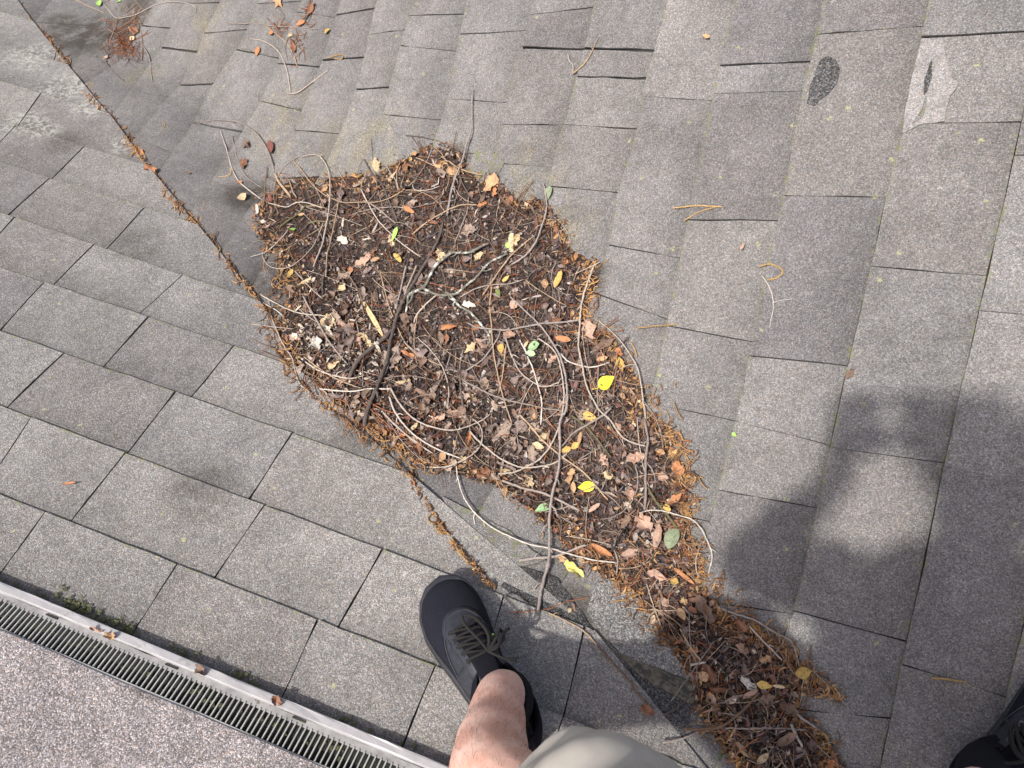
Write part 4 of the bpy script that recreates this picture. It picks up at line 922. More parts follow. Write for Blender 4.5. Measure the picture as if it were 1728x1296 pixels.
# split wood strip
S = zp('3', [(885, 290), (930, 370), (985, 460), (1040, 565)]); q = on(S[:, 0], S[:, 1], .006)
dirw = q[-1] - q[0]; dirw /= np.linalg.norm(dirw); sidew = np.cross(dirw, [0, 0, 1]); sidew /= np.linalg.norm(sidew); upw = np.cross(sidew, dirw)
verts = []; faces = []
for k in range(9):
    s = k / 8; c = np.array([np.interp(s * 3, range(4), q[:, i]) for i in range(3)]); w = .0048 * (1.15 - .2 * math.sin(s * 9)) * (.5 if k in (0, 8) else 1)
    for (a, b) in ((-1, 0), (-.8, .9), (-.2, .55), (.3, 1.), (.9, .6), (1, -.1)): verts.append(c + sidew * w * a * random.uniform(.85, 1.15) + upw * .004 * b)
for k in range(8):
    for i in range(5): a = k * 6 + i; faces.append((a, a + 1, a + 7, a + 6))
    faces.append((k * 6 + 5, k * 6, k * 6 + 6, k * 6 + 11))
faces += [tuple(range(6))[::-1], tuple(48 + i for i in range(6))]
tag(mesh_obj('wood_strip', verts, faces, BK['wood']), 'pale splintered wood strip left of the thick dark branch', 'wood strip')

# ------------------------------------------------------------------ leaves
LC = {'brown': (126, 104, 90), 'dbrown': (92, 77, 72), 'tan': (182, 148, 112), 'orange': (172, 120, 82), 'dorange': (138, 98, 76), 'pink': (172, 142, 124), 'yellow': (220, 206, 56), 'gold': (192, 160, 92), 'paleyellow': (222, 214, 124),
      'green': (154, 190, 96), 'mint': (158, 188, 140), 'greygreen': (142, 152, 122), 'olive': (120, 128, 78), 'red': (124, 78, 68), 'white': (202, 194, 182), 'grey': (128, 112, 106), 'straw': (196, 174, 138), 'taupe': (156, 138, 124)}
LM = {k: None for k in LC}
def leaf_mat(k):
    if LM[k] is None:
        t = NT('leaf_' + k); c0 = srgb(*LC[k]); P = t.pos(); oi = t.n('ShaderNodeObjectInfo')
        uv = t.n('ShaderNodeUVMap'); su = t.n('ShaderNodeSeparateXYZ'); t.l(uv.outputs[0], su.inputs[0])
        mid = t.math('ABSOLUTE', t.math('SUBTRACT', su.outputs[1], .5))
        rib = t.maprange(mid, .0, .05, 1., 0.)
        vein = t.n('ShaderNodeTexWave', wave_type='BANDS', bands_direction='X', i_Scale=2.6, i_Distortion=1.5)
        mp = t.n('ShaderNodeCombineXYZ'); t.l(t.math('SUBTRACT', su.outputs[0], t.math('MULTIPLY', mid, .9)), mp.inputs[0]); t.l(mp.outputs[0], vein.inputs['Vector'])
        nz = t.noise(P, 150., 4., .65)
        c = t.mix(1., c0, t.ramp(nz, [(.28, .68), (.5, 1.), (.75, 1.2)]), 'MULTIPLY')
        c = t.mix(t.math('MULTIPLY', rib, .45), c, tuple(min(1., x * 1.5 + .02) for x in c0))
        c = t.mix(t.math('MULTIPLY', t.maprange(vein.outputs[0], .7, 1.), .18), c, tuple(x * .6 for x in c0))
        spots = t.maprange(t.noise(P, 330., 3.), .60, .68); c = t.mix(t.math('MULTIPLY', spots, .6), c, (.05, .03, .02))
        c = t.mix(1., c, t.ramp(oi.outputs['Random'], [(0, .82), (1, 1.12)]), 'MULTIPLY')
        t.color(c, .6 if k in ('yellow', 'green', 'mint', 'paleyellow') else .75, .35); t.bump(t.math('ADD', nz, t.math('MULTIPLY', rib, .4)), .35, .0012)
        t.b.inputs['Subsurface Weight'].default_value = 0.
        LM[k] = t.m
    return LM[k]
def leaf_geo(px, py, lp, wp, ang, typ, curl, lift, seed=None, tilt=.14):
    """ang: direction of the tip in the photo, degrees clockwise from right"""
    r = np.random.default_rng(seed if seed is not None else int(px * 7 + py * 13)); nu, nv = 9, 5
    m = mpp(px, py); L = lp * m; Wd = wp * m
    a = math.radians(ang); e = 6.
    c = on(np.array([px]), np.array([py]), lift)[0]
    d = raydir(px, py); d /= np.linalg.norm(d)
    n = normal_at(c[None])[0] * .8 + np.array([0, 0, .2]); n = n + r.normal(0, tilt, 3); n /= np.linalg.norm(n)
    # image-plane direction carried onto the plane of the leaf
    ex, ey = W[:, 0], W[:, 1]; t1 = ex * math.cos(a) + ey * math.sin(a)
    t1 = t1 - d * ((t1 @ n) / (d @ n)); t1 /= np.linalg.norm(t1); t2 = np.cross(n, t1)
    verts = []; uv = []
    ph = r.uniform(0, 6.28, 4); bend = r.normal(0, .12) + (.25 * curl); cup = curl * r.uniform(.6, 1.2)
    for i in range(nu):
        u = i / (nu - 1)
        if typ == 'oval': w = math.sin(math.pi * min(1, u * .97 + .02)) ** .65
        elif typ == 'point': w = math.sin(math.pi * u ** .8) ** .9 * (1 - .25 * u) * 1.15
        elif typ == 'long': w = math.sin(math.pi * u) ** .5 * .95
        elif typ == 'lobe': w = (.55 + .45 * math.sin(u * 9.5 + ph[0]) ** 2) * math.sin(math.pi * min(1, u * .95 + .04)) ** .45
        else: w = (.6 + .4 * r.random()) * math.sin(math.pi * min(1, u * .9 + .06)) ** .4
        for j in range(nv):
            v = j / (nv - 1) * 2 - 1
            jag = 1 + (r.normal(0, .2) if typ in ('torn', 'lobe') and abs(v) > .9 else r.normal(0, .07 if curl > .35 and abs(v) > .9 else .025))
            y = v * w * Wd * .5 * jag; x = (u - .5) * L
            z = cup * (v * v) * w * Wd * .45 + bend * L * (2 * u - 1) ** 2 * .5
            if typ in ('torn', 'lobe'): z += (math.sin(u * 7 + ph[1] + v * 2.) + math.sin(v * 4 + ph[2] + u * 3)) * Wd * .10 * (1 + curl) + r.normal(0, .02) * Wd
            else: z += math.sin(u * 6 + ph[1]) * Wd * .03
            x *= 1 - .10 * curl * v * v
            verts.append(c + t1 * x + t2 * y + n * (z + .001)); uv.append((u, (v + 1) / 2))
    # blade has two faces a hair apart so that it is a body, not a sheet
    faces = [(i * nv + j, i * nv + j + 1, (i + 1) * nv + j + 1, (i + 1) * nv + j) for i in range(nu - 1) for j in range(nv - 1)]
    # keep it out of the ground
    V = np.array(verts)
    return V, faces, np.array(uv)
def leaf(z, x, y, lz, wz, ang, typ, col, label, curl=.4, lift=.004, name='fallen_leaf', group='fallen leaves', cat='leaf', stem=0):
    x0, y0, s = ZF[z]; px, py = x0 + x / s, y0 + y / s
    V, Fc, uv = leaf_geo(px, py, lz / s, wz / s, ang, typ, curl, lift)
    o = mesh_obj(name, V, Fc, leaf_mat(col), smooth=True, uv=uv); tag(o, label, cat, group)
    if stem:
        a = math.radians(ang); x1, y1 = px - math.cos(a) * lz / s * .48, py - math.sin(a) * lz / s * .48
        P = np.array([[x1, y1], [x1 - math.cos(a + .3) * stem * .5, y1 - math.sin(a + .3) * stem * .5], [x1 - math.cos(a + .6) * stem, y1 - math.sin(a + .6) * stem]])
        v, f, _ = twig_mesh(P, 1.2, 1.4, (lift * 900, 1.), 4, False); mesh_obj('leaf_stem', v, f, leaf_mat(col), o, smooth=True)
    return o
LV = [
 ('4', 1362, 935, 165, 108, -35, 'point', 'yellow', 'bright yellow leaf with dark specks right of centre', .2, .009, 12),
 ('6', 622, 580, 150, 84, 172, 'point', 'yellow', 'smaller golden yellow leaf in the lower right of the pile', .3, .008, 0),
 ('6', 520, 1255, 190, 95, 40, 'torn', 'paleyellow', 'pale yellow leaf lying off the lower rim of the pile', .35, .004, 0),
 ('4', 775, 645, 105, 85, -20, 'oval', 'mint', 'larger pale green leaf crossed by a pale stem', .25, .010, 0),
 ('4', 752, 702, 82, 52, 15, 'oval', 'mint', 'smaller pale green leaf tucked under the larger one', .25, .008, 0),
 ('6', 268, 758, 145, 72, 160, 'point', 'mint', 'dull green leaf behind the longest stem at the lower rim', .3, .005, 0),
 ('6', 1318, 1000, 185, 120, 115, 'oval', 'greygreen', 'large grey green leaf in the lower right of the pile', .3, .010, 0),
 ('2', 1180, 460, 125, 75, 100, 'point', 'greygreen', 'grey green leaf standing on the upper right rim', .3, .006, 0),
 ('2', 715, 385, 165, 135, -60, 'lobe', 'tan', 'large pale tan lobed leaf on the top rim', .5, .008, 0),
 ('2', 745, 455, 75, 50, 100, 'torn', 'orange', 'orange piece hanging below the large lobed leaf', .6, .006, 0),
 ('2', 1265, 1160, 155, 72, 112, 'long', 'gold', 'golden tan elongated leaf near the right rim', .4, .009, 0),
 ('2', 1155, 1195, 75, 58, 80, 'oval', 'tan', 'small round tan leaf beside the golden elongated one', .4, .008, 0),
 ('2', 850, 885, 52, 40, 60, 'oval', 'green', 'small light green scrap in the upper right of the pile', .2, .008, 0),
 ('2', 840, 1155, 82, 34, -45, 'point', 'gold', 'narrow golden leaf below the lichen branch', .4, .008, 0),
 ('2', 50, 597, 125, 40, 28, 'long', 'orange', 'bright orange slender leaf in the upper middle', .5, .009, 0),
 ('2', 775, 1270, 100, 38, 65, 'point', 'olive', 'olive green narrow leaf at the centre', .4, .006, 0),
 ('2', 648, 552, 100, 36, -25, 'torn', 'orange', 'orange curled scrap under the top rim', .5, .006, 0),
 ('1', 502, 850, 72, 62, 50, 'oval', 'green', 'light green leaf at the left end of the pile', .25, .008, 0),
 ('1', 1440, 895, 150, 52, 110, 'point', 'green', 'yellow green teardrop leaf in the upper left', .4, .009, 0),
 ('1', 642, 965, 78, 42, 35, 'torn', 'tan', 'tan scrap between the two pale stems at upper left', .4, .006, 0),
 ('1', 1472, 1108, 145, 50, 45, 'long', 'gold', 'yellowish narrow leaf left of the dark branch', .35, .008, 0),
 ('1', 312, 100, 150, 85, 75, 'oval', 'red', 'dull red oval leaf on the shingles above the left end', .2, .003, 0),
 ('1', 90, 85, 100, 90, 30, 'torn', 'brown', 'crumpled brown leaf on the shingles at upper left', .6, .003, 0),
 ('1', 62, 258, 125, 80, 95, 'torn', 'dorange', 'curled orange brown leaf left of the pile', .6, .003, 0),
 ('1', 52, 555, 95, 80, 60, 'oval', 'straw', 'round straw coloured leaf at the left end', .5, .004, 0),
 ('1', 305, 570, 100, 62, 60, 'torn', 'red', 'reddish curled leaf at the left end', .5, .005, 0),
 ('1', 1550, 662, 175, 48, 30, 'long', 'orange', 'second orange slender leaf overlapping the brightest one', .5, .003, 0),
 ('1', 1270, 262, 140, 110, 60, 'torn', 'straw', 'pale crumpled leaf lying above the top rim', .6, .003, 0),
 ('1', 1545, 288, 95, 70, -30, 'torn', 'dorange', 'dark orange crumpled leaf by the top rim', .6, .005, 0),
 ('1', 488, 1250, 92, 52, -60, 'oval', 'gold', 'golden leaf at the lower left end of the pile', .4, .005, 0),
 ('1', 1265, 1125, 85, 44, -20, 'oval', 'tan', 'small tan curled leaf in the left half of the pile', .5, .007, 0),
 ('1', 1037, 1225, 72, 48, 80, 'oval', 'orange', 'small orange leaf in the left half of the pile', .4, .006, 0),
 ('1', 590, 717, 68, 30, -10, 'oval', 'tan', 'little tan leaf beside the olive stick', .4, .006, 0),
 ('1', 268, 832, 82, 40, -25, 'oval', 'pink', 'pinkish leaf below the white flake at the left end', .4, .006, 0),
 ('1', 22, 420, 55, 40, 0, 'oval', 'orange', 'small orange leaf touching the trailing pale stem', .4, .003, 0),
 ('1', 968, 952, 118, 78, 20, 'torn', 'white', 'white papery scrap in the upper left of the pile', .3, .006, 0),
 ('1', 235, 780, 62, 40, 20, 'torn', 'white', 'white flake tip at the left end of the pile', .3, .007, 0),
 ('1', 185, 670, 130, 30, 80, 'long', 'white', 'whitish lichen crusted stub at the left end of the pile', .6, .006, 0),
 ('3', 720, 360, 120, 85, -40, 'lobe', 'brown', 'curled brown leaf above the white flakes', .8, .008, 0),
 ('3', 598, 525, 130, 48, 50, 'torn', 'white', 'brightest white flake in the left of the pile', .3, .009, 0),
 ('3', 498, 625, 140, 85, 75, 'torn', 'white', 'broad whitish crumbled flake in the left of the pile', .4, .006, 0),
 ('3', 735, 480, 130, 90, 10, 'torn', 'pink', 'pinkish grey crumpled leaf beside the wood strip', .5, .005, 0),
 ('3', 1225, 455, 175, 85, 75, 'torn', 'brown', 'long brown leaf right of the thick dark branch', .5, .006, 0),
 ('3', 1580, 490, 160, 48, -8, 'torn', 'orange', 'orange twisted leaf at the centre of the pile', .8, .009, 0),
 ('3', 1558, 592, 90, 44, 100, 'torn', 'dorange', 'dark orange curl hanging below the twisted leaf', .8, .006, 0),
 ('3', 1240, 712, 125, 40, 22, 'torn', 'orange', 'thin orange curled leaf right of the lower dark branch', .6, .007, 0),
 ('3', 1200, 935, 110, 40, -12, 'torn', 'straw', 'straw coloured strip across the lower dark branch', .4, .008, 0),
 ('3', 655, 1052, 140, 55, 5, 'torn', 'grey', 'grey brown flat leaf on the lower left rim', .3, .005, 0),
 ('3', 1340, 720, 150, 90, -30, 'torn', 'grey', 'grey weathered leaf at mid pile', .4, .006, 0),
 ('3', 770, 610, 130, 60, -50, 'torn', 'grey', 'dark grey leaf folded beside the hollow at left', .8, .008, 0),
 ('3', 1390, 1100, 80, 70, 30, 'torn', 'brown', 'brown crumpled leaf under the thin curving pale stem at mid left', .5, .005, 0),
 ('4', 508, 668, 95, 55, 85, 'point', 'gold', 'small golden leaf left of the pale green leaves', .3, .009, 0),
 ('4', 1012, 585, 155, 50, 10, 'long', 'orange', 'orange boat shaped leaf beneath the level grey stem', .6, .009, 0),
 ('4', 955, 438, 105, 55, -15, 'torn', 'dorange', 'orange brown leaf above the level grey stem', .7, .007, 0),
 ('4', 588, 552, 130, 80, 20, 'torn', 'pink', 'pinkish brown crumpled leaf above the small golden leaf', .7, .008, 0),
 ('4', 615, 310, 80, 75, -50, 'oval', 'pink', 'pale pinkish cupped leaf right of the lichen branch', .8, .008, 0),
 ('4', 1225, 510, 185, 130, 60, 'lobe', 'pink', 'large crumpled pinkish leaf on the right rim', .6, .006, 0),
 ('4', 1340, 640, 190, 70, -25, 'torn', 'brown', 'long folded brown leaf on the right rim', .7, .006, 0),
 ('4', 1328, 742, 105, 40, -15, 'long', 'tan', 'slender tan leaf above the bright yellow leaf', .5, .008, 0),
 ('4', 1475, 790, 115, 65, 70, 'torn', 'gold', 'golden torn leaf on the right rim', .4, .005, 0),
 ('4', 1470, 692, 80, 60, 60, 'torn', 'orange', 'orange torn leaf on the right rim above the golden one', .5, .004, 0),
 ('4', 1232, 1215, 140, 75, 25, 'point', 'gold', 'tan triangular leaf beside the crooked grey stick', .4, .008, 0),
 ('4', 778, 1188, 110, 68, 75, 'torn', 'brown', 'brown upright leaf below the centre', .6, .008, 0),
 ('4', 250, 310, 120, 60, 10, 'torn', 'white', 'white crusty scrap beside the lichen branch', .4, .006, 0),
 ('4', 712, 625, 70, 26, -60, 'point', 'straw', 'narrow straw coloured leaf by the pale green leaves', .3, .010, 0),
 ('6', 500, 498, 125, 85, 110, 'torn', 'tan', 'folded tan leaf above left of the golden yellow leaf', .8, .008, 0),
 ('6', 518, 588, 95, 42, 85, 'oval', 'tan', 'narrow tan leaf touching the golden yellow leaf', .6, .007, 0),
 ('6', 462, 278, 90, 50, -20, 'oval', 'gold', 'left of three golden leaves beside the longest stem', .4, .008, 0),
 ('6', 530, 250, 75, 50, -40, 'oval', 'gold', 'middle of three golden leaves beside the longest stem', .5, .009, 0),
 ('6', 572, 188, 110, 36, 100, 'long', 'tan', 'upper of three golden leaves beside the longest stem', .4, .008, 0),
 ('6', 1092, 888, 165, 145, 50, 'lobe', 'pink', 'large square crumpled leaf left of the grey green leaf', .6, .009, 0),
 ('6', 1208, 985, 225, 75, 100, 'long', 'pink', 'long pinkish leaf between the crumpled and the grey green leaf', .5, .009, 0),
 ('6', 1275, 765, 85, 65, 80, 'oval', 'gold', 'tan oval leaf above the grey green leaf', .4, .008, 0),
 ('6', 745, 1108, 225, 60, 30, 'long', 'orange', 'long bright orange curled leaf near the lower rim', .8, .009, 0),
 ('6', 980, 1128, 165, 75, -12, 'long', 'pink', 'boat shaped pinkish leaf near the lower rim', .7, .009, 0),
 ('6', 1370, 440, 125, 100, 60, 'torn', 'orange', 'orange crumpled leaf on the right rim near the hollow', .6, .006, 0),
 ('6', 1340, 690, 150, 70, -40, 'torn', 'orange', 'broad orange leaf below the hollow on the right rim', .6, .005, 0),
 ('6', 688, 752, 125, 38, -38, 'long', 'pink', 'pale pink sliver left of the long catkin', .5, .008, 0),
 ('6', 420, 1165, 100, 60, 20, 'torn', 'tan', 'tan scrap under the short bare stick', .6, .005, 0),
 ('6', 765, 365, 110, 80, 50, 'torn', 'pink', 'pale triangular leaf at the lower right middle', .4, .007, 0),
 ('6', 1025, 345, 150, 95, -10, 'torn', 'pink', 'broad pale leaf left of the upright grey stick', .4, .006, 0),
 ('6', 880, 100, 75, 60, 40, 'torn', 'pink', 'pinkish scrap touching the long pale right hand stem', .5, .008, 0),
 ('6', 810, 490, 95, 70, 20, 'torn', 'straw', 'pale curled leaf above the long yellowish catkin', .6, .007, 0),
 ('5', 845, 818, 125, 90, -20, 'lobe', 'dorange', 'orange brown curled leaf on the lower left rim', .8, .006, 0),
 ('5', 722, 545, 150, 46, 100, 'torn', 'orange', 'orange strip inside the hooked pale stem', .8, .007, 0),
 ('5', 1262, 325, 115, 65, -80, 'torn', 'tan', 'tan upright leaf in the lower middle', .6, .007, 0),
 ('5', 310, 620, 130, 90, 70, 'torn', 'dorange', 'rusty crumpled leaf on the lower left rim', .8, .005, 0),
 ('5', 1300, 590, 130, 50, 20, 'point', 'straw', 'straw coloured pointed leaf left of the longest stem', .5, .007, 0),
 ('5', 1160, 425, 120, 90, 20, 'torn', 'grey', 'pale grey papery leaf in the lower middle', .4, .007, 0),
 ('5', 1030, 760, 170, 55, 20, 'torn', 'grey', 'long greyish leaf on the lower rim', .5, .006, 0),
 ('7', 338, 418, 115, 65, 60, 'point', 'tan', 'tan pointed leaf at the top of the lower spur', .5, .009, 0),
 ('7', 516, 925, 85, 80, 70, 'oval', 'tan', 'round tan leaf at the left of the lower spur', .3, .009, 0),
 ('7', 575, 915, 145, 90, 60, 'torn', 'dorange', 'rusty leaf behind the round tan one', .5, .006, 0),
 ('7', 660, 1030, 190, 45, 5, 'torn', 'dorange', 'rusty rim shaped leaf below the dark hollow', .7, .007, 0),
 ('7', 1318, 885, 125, 100, 170, 'oval', 'gold', 'round golden tan leaf on the right side of the lower spur', .3, .009, 10),
 ('7', 535, 375, 235, 110, 60, 'torn', 'brown', 'big brown leaf lying along the upper part of the spur', .4, .008, 0),
 ('7', 842, 602, 100, 44, 0, 'oval', 'brown', 'brown rounded leaf in the middle of the spur', .6, .007, 0),
 ('7', 1020, 780, 90, 60, -20, 'torn', 'tan', 'tan curled scrap on the spur', .7, .008, 0),
 ('7', 1010, 990, 130, 60, 10, 'point', 'gold', 'golden leaf near the bottom of the spur', .4, .008, 0),
 ('7', 1125, 998, 100, 30, 10, 'long', 'straw', 'straw coloured sliver beside the golden spur leaf', .5, .008, 0),
 ('7', 1032, 1100, 120, 80, -20, 'torn', 'brown', 'dull brown leaf below the golden spur leaf', .5, .007, 0),
 ('7', 200, 320, 90, 65, 50, 'torn', 'pink', 'pinkish leaf at the top left of the spur', .5, .007, 0),
 ('7', 358, 312, 60, 55, 30, 'torn', 'tan', 'small tan scrap at the top of the spur', .6, .007, 0),
 ('7', 282, 152, 70, 62, 20, 'oval', 'gold', 'small golden leaf inside a catkin curl above the spur', .4, .009, 0),
 ('7', 140, 90, 160, 80, 20, 'torn', 'pink', 'pinkish twisted leaf above the spur', .8, .007, 0),
 ('7', 360, 105, 225, 36, 38, 'long', 'orange', 'slender orange leaf above the spur', .5, .009, 0),
 ('7', 1215, 1165, 150, 100, 30, 'torn', 'brown', 'brown crumpled clump on the right of the lowest debris', .8, .009, 0),
 ('7', 590, 1110, 80, 44, 60, 'torn', 'pink', 'small pale leaf with a red edge at the lowest left', .5, .008, 0),
 ('7', 830, 690, 110, 80, 30, 'torn', 'pink', 'pale leaf fragments right of the dark hollow', .6, .007, 0),
 ('7', 880, 980, 150, 80, 40, 'torn', 'white', 'whitish broken flakes at the bottom of the spur', .4, .008, 0),
 ('7', 830, 510, 110, 70, 40, 'torn', 'dorange', 'rusty curled leaf near the upper edge of the spur', .7, .007, 0),
 ('8', 1110, 752, 225, 80, -28, 'long', 'brown', 'long brown leaf at the bottom of the debris', .6, .010, 0),
 ('8', 900, 925, 150, 60, -40, 'long', 'straw', 'pale straw leaf at the bottom edge of the picture', .6, .009, 0),
 ('8', 720, 850, 200, 70, 45, 'torn', 'tan', 'tan strip along the lower left rim at the bottom', .6, .006, 0),
 ('8', 1350, 800, 95, 90, 20, 'oval', 'dbrown', 'dark round leaf at the bottom right of the debris', .8, .008, 0),
 ('8', 790, 330, 150, 60, -30, 'torn', 'pink', 'pale curled leaf over the brown stick', .6, .009, 0),
 ('8', 1560, 930, 170, 46, 70, 'long', 'dorange', 'rusty slender leaf at the bottom right end', .6, .006, 0),
 ('p', 1436, 631, 18, 14, -50, 'torn', 'brown', 'small crumpled reddish scrap alone on the right slope', .8, .002, 0),
 ('p', 1240, 734, 12, 6, 45, 'point', 'green', 'tiny bright green leaf bit right of the pile', .3, .002, 0),
 ('s', 185, 180, 40, 24, 30, 'torn', 'tan', 'small tan scrap alone high on the right slope', .6, .002, 0),
 ('s', 362, 1198, 44, 18, -60, 'point', 'pink', 'small pinkish scrap above the hook shaped catkin', .5, .002, 0),
 ('p', 118, 816, 24, 5, -6, 'long', 'orange', 'orange needle like scrap alone on the left slope', .4, .002, 0),
 ('b', 585, 378, 75, 46, 100, 'point', 'orange', 'orange leaf on the dark joint near the top edge', .4, .002, 0),
 ('b', 735, 20, 110, 75, 60, 'torn', 'tan', 'tan leaf cropped by the top edge', .5, .003, 0),
 ('b', 1093, 228, 60, 34, -40, 'point', 'gold', 'small golden leaf right of the small clump', .5, .002, 0),
 ('b', 900, 172, 85, 46, -20, 'oval', 'orange', 'orange leaf in the small clump near the top edge', .5, .006, 0),
 ('b', 822, 258, 50, 38, 0, 'oval', 'straw', 'cream leaf in the small clump near the top edge', .3, .005, 0),
 ('b', 685, 245, 48, 38, 0, 'oval', 'orange', 'small orange round leaf left in the small clump', .4, .003, 0),
 ('b', 965, 90, 150, 40, -60, 'torn', 'dorange', 'long rusty leaf in the small clump near the top edge', .7, .004, 0),
 ('b', 852, 340, 130, 36, 75, 'torn', 'dorange', 'rusty strip hanging below the small clump', .7, .003, 0),
 ('a', 725, 28, 62, 46, 80, 'point', 'green', 'yellow green leaf in the tuft at the top left corner', .3, .010, 0),
 ('a', 868, 8, 50, 36, 10, 'oval', 'green', 'pale green leaf cropped by the top edge', .2, .010, 0),
 ('a', 968, 285, 72, 40, 35, 'oval', 'straw', 'pale straw leaf below the top left tuft', .3, .005, 0),
 ('a', 980, 230, 110, 60, 30, 'torn', 'dorange', 'rusty curled leaf in the top left tuft', .8, .006, 0),
 ('a', 775, 422, 42, 36, 20, 'oval', 'pink', 'small pinkish disc on the shingles near the cut edge', .3, .002, 0),
 ('a', 340, 265, 62, 34, 30, 'torn', 'dorange', 'rusty leaf on the cut edge at the top left', .6, .003, 0),
 ('c', 670, 375, 90, 62, 20, 'torn', 'orange', 'orange curled leaf on the cut edge at upper left', .7, .004, 0),
 ('c', 585, 245, 75, 50, 30, 'torn', 'orange', 'orange leaf under the coiled catkin', .6, .003, 0),
 ('c', 945, 400, 40, 22, 60, 'torn', 'tan', 'tiny tan scrap right of the cut edge', .5, .002, 0),
 ('e', 465, 455, 75, 26, 70, 'point', 'brown', 'small brown leaf on the dark shingle piece', .4, .002, 0),
 ('e', 435, 475, 46, 26, -60, 'oval', 'straw', 'small straw coloured bit beside the brown leaf', .3, .002, 0),
 ('e', 1005, 1205, 110, 70, 30, 'torn', 'dorange', 'rusty leaf cluster on the cut edge near the shorts', .7, .004, 0),
 ('d', 330, 200, 70, 40, 60, 'torn', 'orange', 'orange tuft where the pile meets the cut edge', .7, .005, 0),
]
for (z, x, y, lz, wz, ang, typ, col, label, curl, lift, stem) in LV:
    leaf(z, x, y, lz, wz, ang, typ, col, label, curl, lift, stem=stem)
def ventleaf(px, py, l, w, ang, label, col='brown'):
    q = planeL(px, py, .031); V, Fc, uv = leaf_geo(px, py, l, w, ang, 'torn', .9, 0.)
    V = V - V.mean(0) + q + NL * .003
    tag(mesh_obj('fallen_leaf', V, Fc, leaf_mat(col), smooth=True, uv=uv), label, 'leaf', 'fallen leaves')
ventleaf(186, 1074, 20, 14, 15, 'crumpled brown leaf on the ridge vent, nearest the left', 'tan')
ventleaf(163, 1064, 22, 7, 20, 'flat pale leaf strip on the vent lip', 'pink')
ventleaf(338, 1133, 22, 17, 30, 'crumpled brown leaf halfway along the ridge vent', 'brown')
ventleaf(468, 1184, 20, 15, 40, 'crumpled brown leaf on the ridge vent, nearest the shoe', 'dorange')
# alike leaf scraps that show singly but cannot be told apart
ml = sample_in(190); mc = edged(ml[:, 0], ml[:, 1])
big = np.vstack([rng.normal((585, 560), (60, 60), (34, 2)), rng.normal((760, 640), (90, 60), (26, 2)), rng.normal((860, 760), (70, 45), (22, 2)), rng.normal((700, 400), (110, 50), (16, 2))])
for (x, y) in big[inside(big[:, 0], big[:, 1])]:
    col = random.choice(['taupe', 'taupe', 'grey', 'pink', 'straw', 'brown']); L_ = random.uniform(18, 38)
    V, Fc, uv = leaf_geo(x, y, L_, L_ * random.uniform(.4, .75), random.uniform(0, 360), random.choice(['torn', 'torn', 'lobe']), random.uniform(.15, .7), random.uniform(.001, .004), None, .2)
    tag(mesh_obj('matted_leaf', V, Fc, leaf_mat(col), smooth=True, uv=uv), where_label('matted %s leaf' % {'pink': 'pinkish'}.get(col, col), x, y), 'leaf', 'matted leaves in the pile')
for (x, y), e_ in zip(ml, mc):
    col = random.choice(['tan', 'orange', 'dorange', 'brown', 'pink'] if e_ < 35 else ['brown', 'dbrown', 'brown', 'pink', 'dbrown', 'grey', 'grey', 'dorange'])
    L_ = random.uniform(10, 24)
    ty = random.choice(['torn', 'torn', 'torn', 'lobe', 'long', 'point'])
    V, Fc, uv = leaf_geo(x, y, L_, L_ * random.uniform(.35, .8), random.uniform(0, 360), ty, random.uniform(.5, 1.4), random.uniform(.002, .006), None, .38)
    tag(mesh_obj('leaf_scrap', V, Fc, leaf_mat(col), smooth=True, uv=uv), where_label('%s %s leaf scrap' % ({'dbrown': 'dark brown', 'dorange': 'rusty', 'pink': 'pinkish'}.get(col, col), {'lobe': 'ragged', 'long': 'narrow'}.get(ty, ty)), x, y), 'leaf', 'leaf scraps in the pile')
